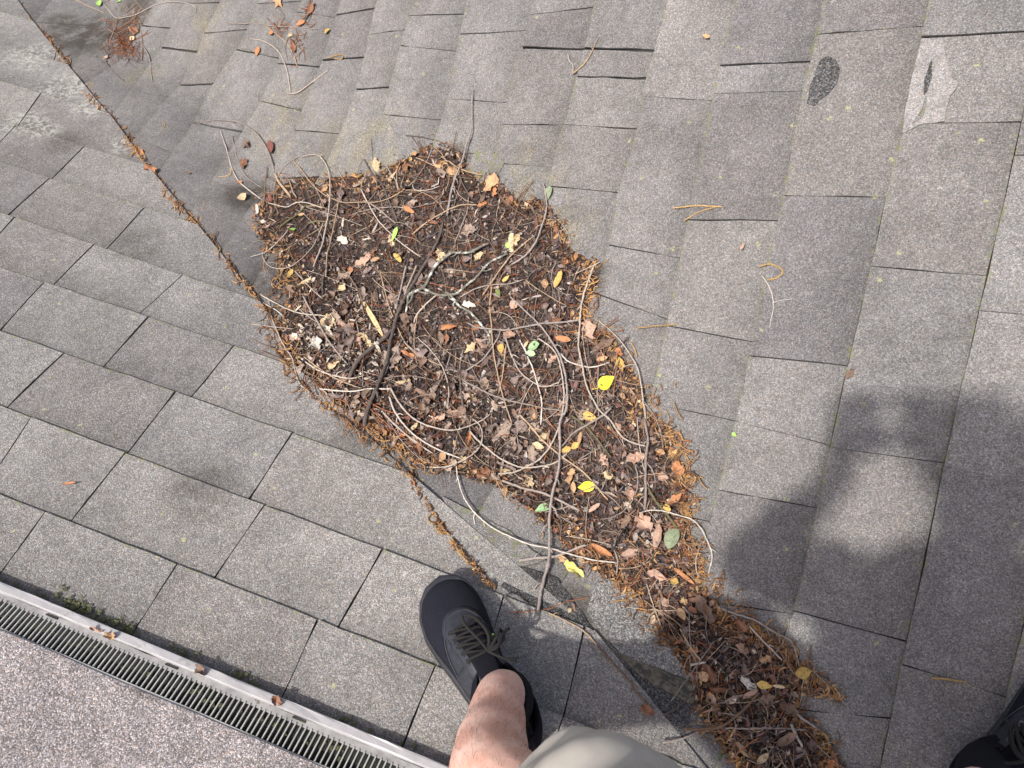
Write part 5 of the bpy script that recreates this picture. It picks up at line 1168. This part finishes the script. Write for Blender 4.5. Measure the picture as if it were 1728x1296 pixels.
# ------------------------------------------------------------------ person standing astride the valley
def RZ(px, py, z): d = raydir(px, py); return d * (z / d[2])
def loft(secs, n=20, cap=True):
    """secs: (centre, right vector, forward vector) ellipse sections"""
    v = []; f = []
    for (c, a, b) in secs:
        for i in range(n):
            t = 2 * math.pi * i / n; v.append(np.asarray(c) + np.asarray(a) * math.cos(t) + np.asarray(b) * math.sin(t))
    for k in range(len(secs) - 1):
        for i in range(n): x = k * n + i; y = k * n + (i + 1) % n; f.append((x, y, y + n, x + n))
    if cap: f.append(tuple(range(n))[::-1]); f.append(tuple((len(secs) - 1) * n + i for i in range(n)))
    return v, f
def limb(pts, n=18):
    """pts: (x, y, z, r) or (x, y, z, rx, ry); smooth rounded tube"""
    A = np.array([p[:3] for p in pts], float); R = np.array([(p[3], p[4] if len(p) > 4 else p[3]) for p in pts], float)
    q = []; rr = []; m = len(A)
    for k in range(m - 1):
        p0, p1, p2, p3 = A[max(k - 1, 0)], A[k], A[k + 1], A[min(k + 2, m - 1)]
        for s in np.linspace(0, 1, 7)[:-1]:
            q.append(.5 * (2 * p1 + (p2 - p0) * s + (2 * p0 - 5 * p1 + 4 * p2 - p3) * s * s + (3 * p1 - p0 - 3 * p2 + p3) * s ** 3))
            e = s * s * (3 - 2 * s); rr.append(R[k] * (1 - e) + R[k + 1] * e)
    q.append(A[-1]); rr.append(R[-1]); q = np.array(q); T = np.gradient(q, axis=0); T /= np.linalg.norm(T, axis=1, keepdims=True)
    secs = []
    fwd0 = np.array([0, 1., 0]) if abs(T[0, 1]) < .8 else np.array([0, 0, 1.])
    t0 = T[0]; secs_pts = []
    for k in range(len(q)):
        a = np.cross(T[k], fwd0); a /= np.linalg.norm(a); b = np.cross(a, T[k]); secs.append((q[k], a * rr[k][0], b * rr[k][1]))
    # rounded ends
    c, a, b = secs[0]; t = T[0]; r = min(rr[0]); pre = [(c - t * r * math.sin(w), a * math.cos(w), b * math.cos(w)) for w in (1.4, 1.0, .5)]
    c, a, b = secs[-1]; t = T[-1]; r = min(rr[-1]); post = [(c + t * r * math.sin(w), a * math.cos(w), b * math.cos(w)) for w in (.5, 1.0, 1.4)]
    return loft(pre + secs + post, n)
def fuse(name, parts, voxel, mat, parent, smooth_it=3, disp=None):
    v = []; f = []
    for (a, b) in parts:
        o = len(v); v += list(a); f += [tuple(i + o for i in q) for q in b]
    tmp = mesh_obj('tmp', v, f, None, None)
    md = tmp.modifiers.new('r', 'REMESH'); md.mode = 'VOXEL'; md.voxel_size = voxel
    ms = tmp.modifiers.new('s', 'SMOOTH'); ms.iterations = smooth_it; ms.factor = .5
    dg = bpy.context.evaluated_depsgraph_get(); me = bpy.data.meshes.new_from_object(tmp.evaluated_get(dg))
    co = np.zeros(len(me.vertices) * 3); me.vertices.foreach_get('co', co); co = co.reshape(-1, 3) + np.array(tmp.location) - CAM
    if disp is not None:
        nr = np.zeros(len(me.vertices) * 3); me.vertex_normals.foreach_get('vector', nr); co = co + nr.reshape(-1, 3) * disp(co)[:, None]
    fc = [tuple(p.vertices) for p in me.polygons]
    bpy.data.objects.remove(tmp); bpy.data.meshes.remove(me)
    return mesh_obj(name, co, fc, mat, parent, smooth=True)

M['skin'] = NT('skin'); _t = M['skin']; _P = _t.pos()
_c = _t.mix(_t.maprange(_t.noise(_P, 22., 4., .6), .35, .65), srgb(224, 172, 152), srgb(236, 196, 180)); _c = _t.mix(_t.math('MULTIPLY', _t.maprange(_t.noise(_P, 160., 3.), .5, .7), .22), _c, srgb(186, 122, 102))
_t.color(_c, .55, .35); _t.b.inputs['Subsurface Weight'].default_value = .12; _t.b.inputs['Subsurface Radius'].default_value = (.012, .005, .003); _t.b.inputs['Subsurface Scale'].default_value = .5
_t.bump(_t.noise(_P, 420., 3.), .25, .0008); M['skin'] = _t.m
def cloth(name, col, scale, ang=(0, 0, 0), bump=.25, bands=.12):
    t = NT(name); P = t.pos(); mp = t.n('ShaderNodeMapping'); mp.inputs['Rotation'].default_value = ang; t.l(P, mp.inputs['Vector'])
    w1 = t.n('ShaderNodeTexWave', bands_direction='X', i_Scale=scale, i_Distortion=.6); w1.inputs['Detail'].default_value = 1.; t.l(mp.outputs[0], w1.inputs['Vector'])
    w2 = t.n('ShaderNodeTexWave', bands_direction='Y', i_Scale=scale * .8, i_Distortion=.4); t.l(mp.outputs[0], w2.inputs['Vector'])
    h = t.math('ADD', w1.outputs[0], t.math('MULTIPLY', w2.outputs[0], .5))
    c = t.mix(1., col, t.ramp(h, [(0., 1 - bands), (1., 1 + bands * .6)]), 'MULTIPLY'); c = t.mix(1., c, t.ramp(t.noise(P, 30., 4.), [(.3, .9), (.7, 1.08)]), 'MULTIPLY')
    t.color(c, .9, .2); t.bump(h, bump, .0006); return t.m
M['shorts'] = cloth('shorts_twill', srgb(200, 192, 181), 260., (.3, .2, .6))
M['shirt'] = cloth('shirt_knit', srgb(70, 78, 92), 240.)
M['sockm'] = cloth('sock_knit', srgb(34, 34, 38), 300., (.2, .4, 0), .8, .4)
M['rubber'] = simple('shoe_rubber', srgb(46, 47, 52), .55, .4, 160, .25, .3, .0005, 0., col2=srgb(92, 88, 84), thr=.60)
M['suede'] = simple('shoe_suede', srgb(30, 31, 40), .95, .2, 500, .45, .7, .0008, 0.)
M['leather'] = simple('shoe_leather', srgb(48, 50, 57), .55, .4, 110, .35, .5, .0008, 0., col2=srgb(72, 70, 70), thr=.60)
M['lining'] = simple('shoe_lining', srgb(24, 24, 30), .95, .1, 300, .3, .4)
M['lacem'] = cloth('lace_braid', srgb(58, 57, 56), 700., (.4, .3, .2), .9, .35)
M['metal'] = simple('eyelet_metal', srgb(120, 118, 122), .35, .6, 100, .1, 0, .001, 0., metallic=.7)
M['hairm'] = simple('hair_brown', srgb(70, 50, 38), .7, .3, 300, .4, .5)

person = empty('person', planeL(893, 1300)); tag(person, 'person in beige shorts and black lace up shoes standing astride the valley', 'person')
TT = np.array([0, .03, .1, .2, .35, .5, .65, .75, .85, .93, .98, 1.])
LATW = np.array([.004, .018, .031, .035, .036, .043, .052, .055, .051, .039, .022, .003]); MEDW = np.array([.004, .018, .030, .033, .031, .035, .044, .049, .049, .042, .026, .004])
HT = np.array([[0, .046], [.05, .056], [.1, .062], [.3, .068], [.44, .086], [.52, .085], [.62, .074], [.72, .062], [.82, .053], [.92, .044], [.97, .036], [1., .026]])
def build_shoe(toe, heel, nrm, right_foot):
    heel = np.asarray(heel); fy = np.asarray(toe) - heel; Ls = np.linalg.norm(fy); fy /= Ls; fz = nrm - fy * (nrm @ fy); fz /= np.linalg.norm(fz); fx = np.cross(fy, fz)
    k = Ls / .31; sgn = -1 if right_foot else 1          # lateral side is on the left of a left shoe
    def loc(x, y, z): return heel + fx * x + fy * y + fz * z
    def edge(t, side):   # side -1 left, +1 right
        lat = (side * sgn < 0); return side * np.interp(t, TT, LATW if lat else MEDW) * k
    def U(t, a, off=0.):
        """upper surface, a from 0 (right) to pi (left)"""
        xr, xl = edge(t, 1), edge(t, -1); cx, hw = (xr + xl) / 2, (xr - xl) / 2 - .0025
        H = np.interp(t, HT[:, 0], HT[:, 1]) * k; ca, sa = math.cos(a), math.sin(a)
        pw = .8 if t > .6 else .62
        x = cx + (hw + off) * math.copysign(abs(ca) ** pw, ca) * (1 - .22 * sa ** 3); z = .018 + (H - .018 + off) * max(sa, 0) ** (.85)
        return loc(x, t * Ls + (off * 1.2 if t > .9 else 0), z)
    # upper
    na, nt = 25, 34; ts = np.linspace(.012, .995, nt); verts = [U(t, math.pi * i / (na - 1)) for t in ts for i in range(na)]
    faces = [(r * na + i, r * na + i + 1, (r + 1) * na + i + 1, (r + 1) * na + i) for r in range(nt - 1) for i in range(na - 1)]
    faces += [tuple(range(na)), tuple((nt - 1) * na + i for i in range(na))[::-1]]
    def fix(o):
        bm = bmesh.new(); bm.from_mesh(o.data); bmesh.ops.recalc_face_normals(bm, faces=bm.faces); bm.to_mesh(o.data); bm.free(); return o
    shoe = fix(mesh_obj('shoe', verts, faces, M['leather'], person, smooth=True))
    def patch(name, f, n1, n2, mat, off=.0018):
        v = [U(*f(i / (n1 - 1), j / (n2 - 1)), off) for i in range(n1) for j in range(n2)]
        b = len(v); v += [U(*f(i / (n1 - 1), j / (n2 - 1)), -.001) for i in range(n1) for j in range(n2)]
        fc = [(i * n2 + j, i * n2 + j + 1, (i + 1) * n2 + j + 1, (i + 1) * n2 + j) for i in range(n1 - 1) for j in range(n2 - 1)]
        ring = [j for j in range(n2)] + [i * n2 + n2 - 1 for i in range(1, n1)] + [(n1 - 1) * n2 + j for j in range(n2 - 2, -1, -1)] + [i * n2 for i in range(n1 - 2, 0, -1)]
        fc += [(ring[q], ring[(q + 1) % len(ring)], b + ring[(q + 1) % len(ring)], b + ring[q]) for q in range(len(ring))]
        return fix(mesh_obj(name, v, fc, mat, shoe, smooth=True))
    # sole with a rim round the toe
    loop = [(edge(t, 1), t * Ls) for t in np.linspace(0, 1, 40)] + [(edge(t, -1), t * Ls) for t in np.linspace(1, 0, 40)[1:-1]]
    lv = np.array(loop); c0 = lv.mean(0); m = len(lv); v = []; fc = []
    prof = [(0., -.004), (.003, .0), (.012, .0022), (.019, .0022), (.0235, .0008), (.0245, -.003), (.022, -.008)]
    dvec = lv - c0; dl = np.linalg.norm(dvec, axis=1, keepdims=True); dvec /= dl
    for (z, o) in prof:
        for (p, dv) in zip(lv, dvec):
            tt_ = p[1] / Ls; zz = z * (1 + .42 * max(0, (tt_ - .72) / .28) ** 1.5) + .010 * max(0, (tt_ - .82) / .18) ** 2; q = p + dv * o; v.append(loc(q[0], q[1], zz))
    for r in range(len(prof) - 1):
        for i in range(m): fc.append((r * m + i, r * m + (i + 1) % m, (r + 1) * m + (i + 1) % m, (r + 1) * m + i))
    fc += [tuple(range(m)), tuple((len(prof) - 1) * m + i for i in range(m))[::-1]]
    fix(mesh_obj('sole', v, fc, M['rubber'], shoe, smooth=True))
    pi = math.pi
    # suede toe cap: front of the shoe, sweeping back along both sides
    patch('toe_cap', lambda a, b: (1.0 - .005 - (.265 + .30 * abs(b * 2 - 1) ** 2.2) * (1 - a) if False else .995 - a * (.265 + .26 * abs(b * 2 - 1) ** 2.4), pi * (.06 + .88 * b)), 16, 25, M['suede'], .0022)
    # smooth eyestay over the instep with a rounded front
    patch('eyestay', lambda a, b: (.40 + a * (.375 - .10 * abs(b * 2 - 1) ** 2.5), pi * (.27 + .46 * b)), 16, 17, M['leather'], .0036)
    patch('tongue', lambda a, b: (.37 + a * .27, pi * (.385 + .23 * b)), 12, 9, M['lining'], .0062)
    def tube(name, pts, r, mat, sides=7, flat=1.):
        P = np.array(pts); S = []
        Q = np.vstack([2 * P[0] - P[1], P, 2 * P[-1] - P[-2]])
        for i in range(1, len(Q) - 2):
            for s in np.linspace(0, 1, 7)[:-1]:
                a, b, c, d = Q[i - 1], Q[i], Q[i + 1], Q[i + 2]; S.append(.5 * (2 * b + (c - a) * s + (2 * a - 5 * b + 4 * c - d) * s * s + (3 * b - a - 3 * c + d) * s ** 3))
        S.append(P[-1]); vv_, ff_, _ = tube_arrays([np.array(S)], [np.full(len(S), r)], sides); return fix(mesh_obj(name, vv_, ff_, mat, shoe, smooth=True))
    M.setdefault('thread', simple('shoe_thread', srgb(78, 80, 88), .8, .2, 500, .4, .3))
    for inset in (.004, .010):                 # stitching beside the toe cap and round the eyestay
        tube('seam', [U(.995 - (.265 + .26 * abs(b * 2 - 1) ** 2.4) - inset, pi * (.08 + .84 * b), .0024) for b in np.linspace(0, 1, 15)], .00045, M['thread'], 4)
    tube('seam', [U(.40 + .93 * (.375 - .10 * abs(b * 2 - 1) ** 2.5), pi * (.285 + .43 * b), .0042) for b in np.linspace(0, 1, 13)], .00045, M['thread'], 4)
    for aa in (.285, .715): tube('seam', [U(t, pi * aa, .0042) for t in np.linspace(.42, .66, 8)], .00045, M['thread'], 4)
    rows = [.655, .61, .565, .52, .475]
    aL, aR = pi * .655, pi * .345
    for i, t in enumerate(rows):
        for side, a in ((-1, aL), (1, aR)):
            P = [U(t + .012 * math.cos(w), a + .05 * math.sin(w), .0052) for w in np.linspace(0, 2 * pi, 9)]; tube('eyelet', P, .0011, M['leather'] if not right_foot else M['metal'], 5)
        mid = U(t - .006, pi / 2, .0105)
        tube('lace', [U(t, aL, .005), U(t - .002, pi * .58, .0092), mid, U(t + .002, pi * .42, .0092), U(t - .004, aR, .005)], .0023, M['lacem'])
        if i < 4:
            t2 = rows[i + 1]
            tube('lace', [U(t, aL, .004), U((t + t2) / 2, pi * .55, .0115), U(t2, aR, .0045)], .0022, M['lacem'])
    # bow: two loops and two ends lying over the medial side
    K = U(.46, pi * .47, .014)
    def rel(a, b, c): return K + fx * a + fy * b + fz * c
    s = 1 if not right_foot else -1
    tube('lace', [K, rel(.010 * s, .022, .008), rel(.004 * s, .052, .008), rel(-.010 * s, .066, .004), rel(-.014 * s, .050, .007), rel(-.006 * s, .018, .009), K], .0023, M['lacem'])
    tube('lace', [K, rel(.020 * s, .012, .006), rel(.033 * s, .024, -.006), rel(.030 * s, .008, -.004), rel(.012 * s, -.002, .004), K], .0023, M['lacem'])
    tube('lace', [K, rel(.018 * s, .002, .004), rel(.034 * s, .016, -.004), rel(.047 * s, .022, -.012)], .0023, M['lacem'])
    tube('lace', [K, rel(.010 * s, -.016, .004), rel(.022 * s, -.026, .001), rel(.036 * s, -.028, -.004)], .0023, M['lacem'])
    # collar: padded ring with its wall, dark lining inside
    def ring(w, rad_in=0.):
        y = (.245 + .205 * math.cos(w)) * Ls; x = (.0375 * k - rad_in) * math.sin(w) + .001; y = .245 * Ls + (y - .245 * Ls) * (1 - rad_in * 14)
        z = .072 + .016 * max(0, math.cos(w)) ** 2 + .012 * max(0, -math.cos(w)) ** 2
        return x, y, z * k
    N = 36; prof = [(.016, .040), (.010, .060), (.003, .069), (-.001, .0735), (-.005, .072), (-.009, .064), (-.010, .045)]
    v = []; fc = []
    for (o, z) in prof:
        for i in range(N):
            w = 2 * pi * i / N; x, y, zz = ring(w); dx, dy = math.sin(w), math.cos(w); v.append(loc(x + dx * o * .45, y + dy * o * .6, zz + (z - .0735) * k))
    for r in range(len(prof) - 1):
        for i in range(N): fc.append((r * N + i, r * N + (i + 1) % N, (r + 1) * N + (i + 1) % N, (r + 1) * N + i))
    fc.append(tuple((len(prof) - 1) * N + i for i in range(N)))
    fix(mesh_obj('collar', v, fc, M['lining'], shoe, smooth=True))
    patch('heel_counter', lambda a, b: (.02 + a * .20, pi * (.03 + .30 * b)), 8, 8, M['leather'], .002)
    patch('heel_counter', lambda a, b: (.02 + a * .20, pi * (.67 + .30 * b)), 8, 8, M['leather'], .002)
    patch('side_panel', lambda a, b: (.10 + a * .38, pi * (.70 + .24 * b) if not right_foot else pi * (.06 + .24 * b)), 12, 8, M['leather'], .0026)
    return shoe, loc, Ls, k
shoeL, locL, LsL, kL_ = build_shoe(planeL(739, 994, .0135), planeL(893, 1298, .0135), NL, False)
def planeR(px, py, h=0.): d = raydir(px, py); return d * ((KR + h) / (d @ NR))
shoeR, locR, LsR, kR_ = build_shoe(planeR(1850, 1120, .006), planeR(1610, 1352, .006), NR, True)
# small bright dot on the left shoe
q = locL(.030, .555 * LsL, .074)
mesh_obj('leaf_speck', [q + np.array(d) * .0028 for d in ((1, 0, 0), (0, 1, 0), (-1, 0, 0), (0, -1, 0), (0, 0, 1), (0, 0, -1))], [(0, 1, 4), (1, 2, 4), (2, 3, 4), (3, 0, 4), (1, 0, 5), (2, 1, 5), (3, 2, 5), (0, 3, 5)], leaf_mat('green'), shoeL)

def ax(p): return tuple(float(c) for c in p)
ankL = [(*ax(locL(.002, .26 * LsL, .045)), .034, .040), (*ax(locL(.002, .235 * LsL, .085)), .033, .039), (*ax(RZ(843, 1178, -1.135)), .0345, .038), (*ax(RZ(836, 1222, -1.075)), .041, .044), (*ax(RZ(829, 1268, -1.01)), .0475, .052),
        (*ax(RZ(836, 1325, -.94)), .053, .057), (-.112, -.372, -.845), ]
legL = ankL[:-1] + [(-.112, -.362, -.845, .054), (-.088, -.350, -.775, .058), (-.045, -.395, -.62, .075), (.02, -.455, -.46, .088), (.06, -.48, -.38, .09)]
ankR = [(*ax(locR(0, .26 * LsR, .045)), .034, .040), (*ax(locR(0, .235 * LsR, .085)), .033, .039)]
a1 = locR(0, .225 * LsR, .13)
legR = ankR + [(*ax(a1 + np.array([-.008, -.012, .02])), .035, .039), (a1[0] - .025, a1[1] - .03, a1[2] + .11, .047, .051), (a1[0] - .05, a1[1] - .025, a1[2] + .2, .054, .057), (.345, -.385, -.80, .055), (.325, -.38, -.74, .058), (.27, -.42, -.6, .075), (.21, -.46, -.46, .088), (.17, -.48, -.38, .09)]
torso = [(.115, -.485, -.43, .155, .115), (.115, -.48, -.34, .16, .12), (.112, -.44, -.22, .15, .115), (.110, -.37, -.08, .165, .115), (.110, -.305, .03, .175, .105), (.110, -.265, .09, .14, .08)]
HY = .215; HX = -.015
neck = [(.11, -.255, .10, .06), (.11, -.19, .16, .055), (.095, -.135, .21, .055)]
head = [(.10 + HX, y + HY, z - .01, a, b) for (y, z, a, b) in ((-.315, .225, .055, .065), (-.305, .275, .072, .088), (-.30, .33, .078, .098), (-.305, .375, .070, .088), (-.31, .405, .045, .06))]
def arm(s):
    sx = .103 + s * .185
    return [(sx - s * .02, -.265, .075, .052), (sx + s * .035, -.255, .01, .048), (sx + s * .07, -.235, -.10, .042), (sx + s * .035, -.175, -.075, .038), (.06 + s * .115, -.12, -.02, .030), (.035 + s * .07, -.065, .018, .026, .024)]
def hand(s):
    c = np.array([.03 + s * .055, -.045, .03]); parts = [limb([(c[0] + s * .02, c[1] - .03, c[2] - .006, .026, .018), (c[0] + s * .004, c[1] + .01, c[2] + .004, .036, .015), (c[0] - s * .006, c[1] + .035, c[2] + .006, .036, .013)], 12)]
    for i, ln in enumerate((.058, .066, .062, .050)):
        o = c + np.array([s * (.030 - .0) * (1 - i * .66), .038, .006]); 
        p = [o, o + np.array([-s * .010, ln * .42, .003]), o + np.array([-s * .022, ln * .62, -.006 + .004]), o + np.array([-s * .034, ln * .60, -.010 + .004])]
        parts.append(limb([(*ax(x), r) for x, r in zip(p, (.0095, .009, .0085, .0075))], 10))
    th = [c + np.array([-s * .024, -.012, .002]), c + np.array([-s * .044, .006, .006]), c + np.array([-s * .05, .026, .006])]
    parts.append(limb([(*ax(x), r) for x, r in zip(th, (.012, .011, .0085))], 10))
    return parts
nose = [(.10 + HX, -.20 + HY, .29, .012), (.10 + HX, -.203 + HY, .315, .010), (.10 + HX, -.212 + HY, .34, .007)]
parts = [limb(legL), limb(legR), limb(torso, 24), limb(neck), limb(head, 22), limb(arm(1)), limb(arm(-1)), limb(nose, 8)] + hand(1) + hand(-1)
for s in (1, -1): parts.append(limb([(.10 + HX + s * .078, -.315 + HY, .295, .007, .016), (.10 + HX + s * .084, -.32 + HY, .32, .007, .02), (.10 + HX + s * .082, -.325 + HY, .342, .006, .014)], 8))
body = fuse('body', parts, .0055, M['skin'], person, 3)
for s in (1, -1):
    c = np.array([.10 + HX + s * .031, -.212 + HY, .327]); v = []; f = []
    for i in range(7):
        for j in range(12): a, b = math.pi * i / 6, 2 * math.pi * j / 12; v.append(c + .0125 * np.array([math.sin(a) * math.cos(b), math.sin(a) * math.sin(b), math.cos(a)]))
    f = [(i * 12 + j, i * 12 + (j + 1) % 12, (i + 1) * 12 + (j + 1) % 12, (i + 1) * 12 + j) for i in range(6) for j in range(12)]
    mesh_obj('eye', v, f, simple('eye_white%d' % (s + 1), (.7, .7, .68), .2, .5, 10, 0, 0), person, smooth=True)
mouth = [(.078 + HX, -.212 + HY, .262, .004), (.10 + HX, -.206 + HY, .260, .005), (.122 + HX, -.212 + HY, .262, .004)]; v, f = limb(mouth, 8); mesh_obj('mouth', v, f, simple('lips', srgb(168, 98, 88), .5), person, smooth=True)
fuse('hair', [limb([(.10 + HX, -.325 + HY, .335, .080, .090), (.10 + HX, -.325 + HY, .375, .076, .092), (.10 + HX, -.325 + HY, .41, .05, .062)], 20)], .006, M['hairm'], person, 1, lambda c: .003 * np.sin(c[:, 0] * 260) * np.sin(c[:, 1] * 210 + 2))
def folds(c): return .0035 * np.sin(c[:, 0] * 55 + np.sin(c[:, 2] * 34) * 1.6) + .003 * np.sin(c[:, 2] * 62 + c[:, 0] * 30 + np.sin(c[:, 1] * 40))
shL = [(-.058, -.338, -.80, .100, .092), (-.036, -.344, -.72, .102, .096), (-.016, -.39, -.62, .098, .10), (.02, -.45, -.48, .11, .11), (.06, -.475, -.40, .11, .11)]
shR = [(.325, -.365, -.775, .090, .088), (.30, -.375, -.70, .092, .092), (.27, -.41, -.61, .098, .10), (.21, -.455, -.48, .11, .11), (.17, -.475, -.40, .11, .11)]
fuse('shorts', [limb(shL, 24), limb(shR, 24), limb([(.115, -.487, -.46, .185, .130), (.115, -.482, -.36, .19, .135), (.113, -.475, -.29, .18, .130)], 26)], .006, M['shorts'], person, 3, folds)
slv = lambda s: [(p[0], p[1], p[2], p[3] + .016) for p in arm(s)[:3]]
fuse('shirt', [limb([(.115, -.48, -.38, .202, .146), (.113, -.444, -.22, .195, .142), (.110, -.372, -.08, .180, .130), (.110, -.305, .03, .188, .118), (.110, -.265, .095, .15, .092), (.112, -.25, .13, .085, .075)], 26), limb(slv(1)), limb(slv(-1))], .008, M['shirt'], person, 3, lambda c: .6 * folds(c))
# socks: a ribbed band round each ankle
def sock(pts, up):
    v, f = limb([(p[0], p[1], p[2], p[3] + .0035, p[4] + .0035) for p in pts], 28); mesh_obj('sock', v, f, M['sockm'], person, smooth=True)
tL = np.array(legL[2][:3]) - np.array(legL[1][:3]); mL = np.array(legL[1][:3]) + tL * .30
sock([legL[0], legL[1], (*ax(mL), .0335, .0388)], None)
tR = np.array(legR[2][:3]) - np.array(legR[1][:3]); mR = np.array(legR[1][:3]) + tR * .35
sock([legR[0], legR[1], (*ax(mR), .0335, .0388)], None)
# short leg hair on the left shin
me = body.data; hv = []; nb = len(me.vertices); off = np.array(PLOC[body.name]) - CAM
cand = [i for i in range(nb) if -1.10 < me.vertices[i].co.z + off[2] < -.86 and me.vertices[i].co.x + off[0] < .05]
random.shuffle(cand); hp = []; hr = []
for i in cand[:900]:
    p = np.array(me.vertices[i].co) + off; n = np.array(me.vertices[i].normal); dn = np.array([0, 0, -1.]) + rng.normal(0, .35, 3)
    hp.append([p, p + n * .003 + dn * .004, p + n * .0045 + dn * .010]); hr.append(np.array([.00012, .0001, .00004]))
v, f, _ = tube_arrays(hp, hr, 3); mesh_obj('leg_hair', v, f, M['hairm'], body)

# ------------------------------------------------------------------ the lawn far below the roof
gm = NT('lawn'); P = gm.pos(); gm.color(gm.mix(gm.noise(P, 3., 6.), (.03, .06, .015), (.07, .10, .03)), .95, .1); gm.bump(gm.noise(P, 40., 4.), .6, .03)
g = mesh_obj('ground', [(-80, -80, -6.3), (80, -80, -6.3), (80, 80, -6.3), (-80, 80, -6.3)], [(0, 1, 2, 3)], gm.m); tag(g, 'green lawn below the house', 'lawn', kind='structure')
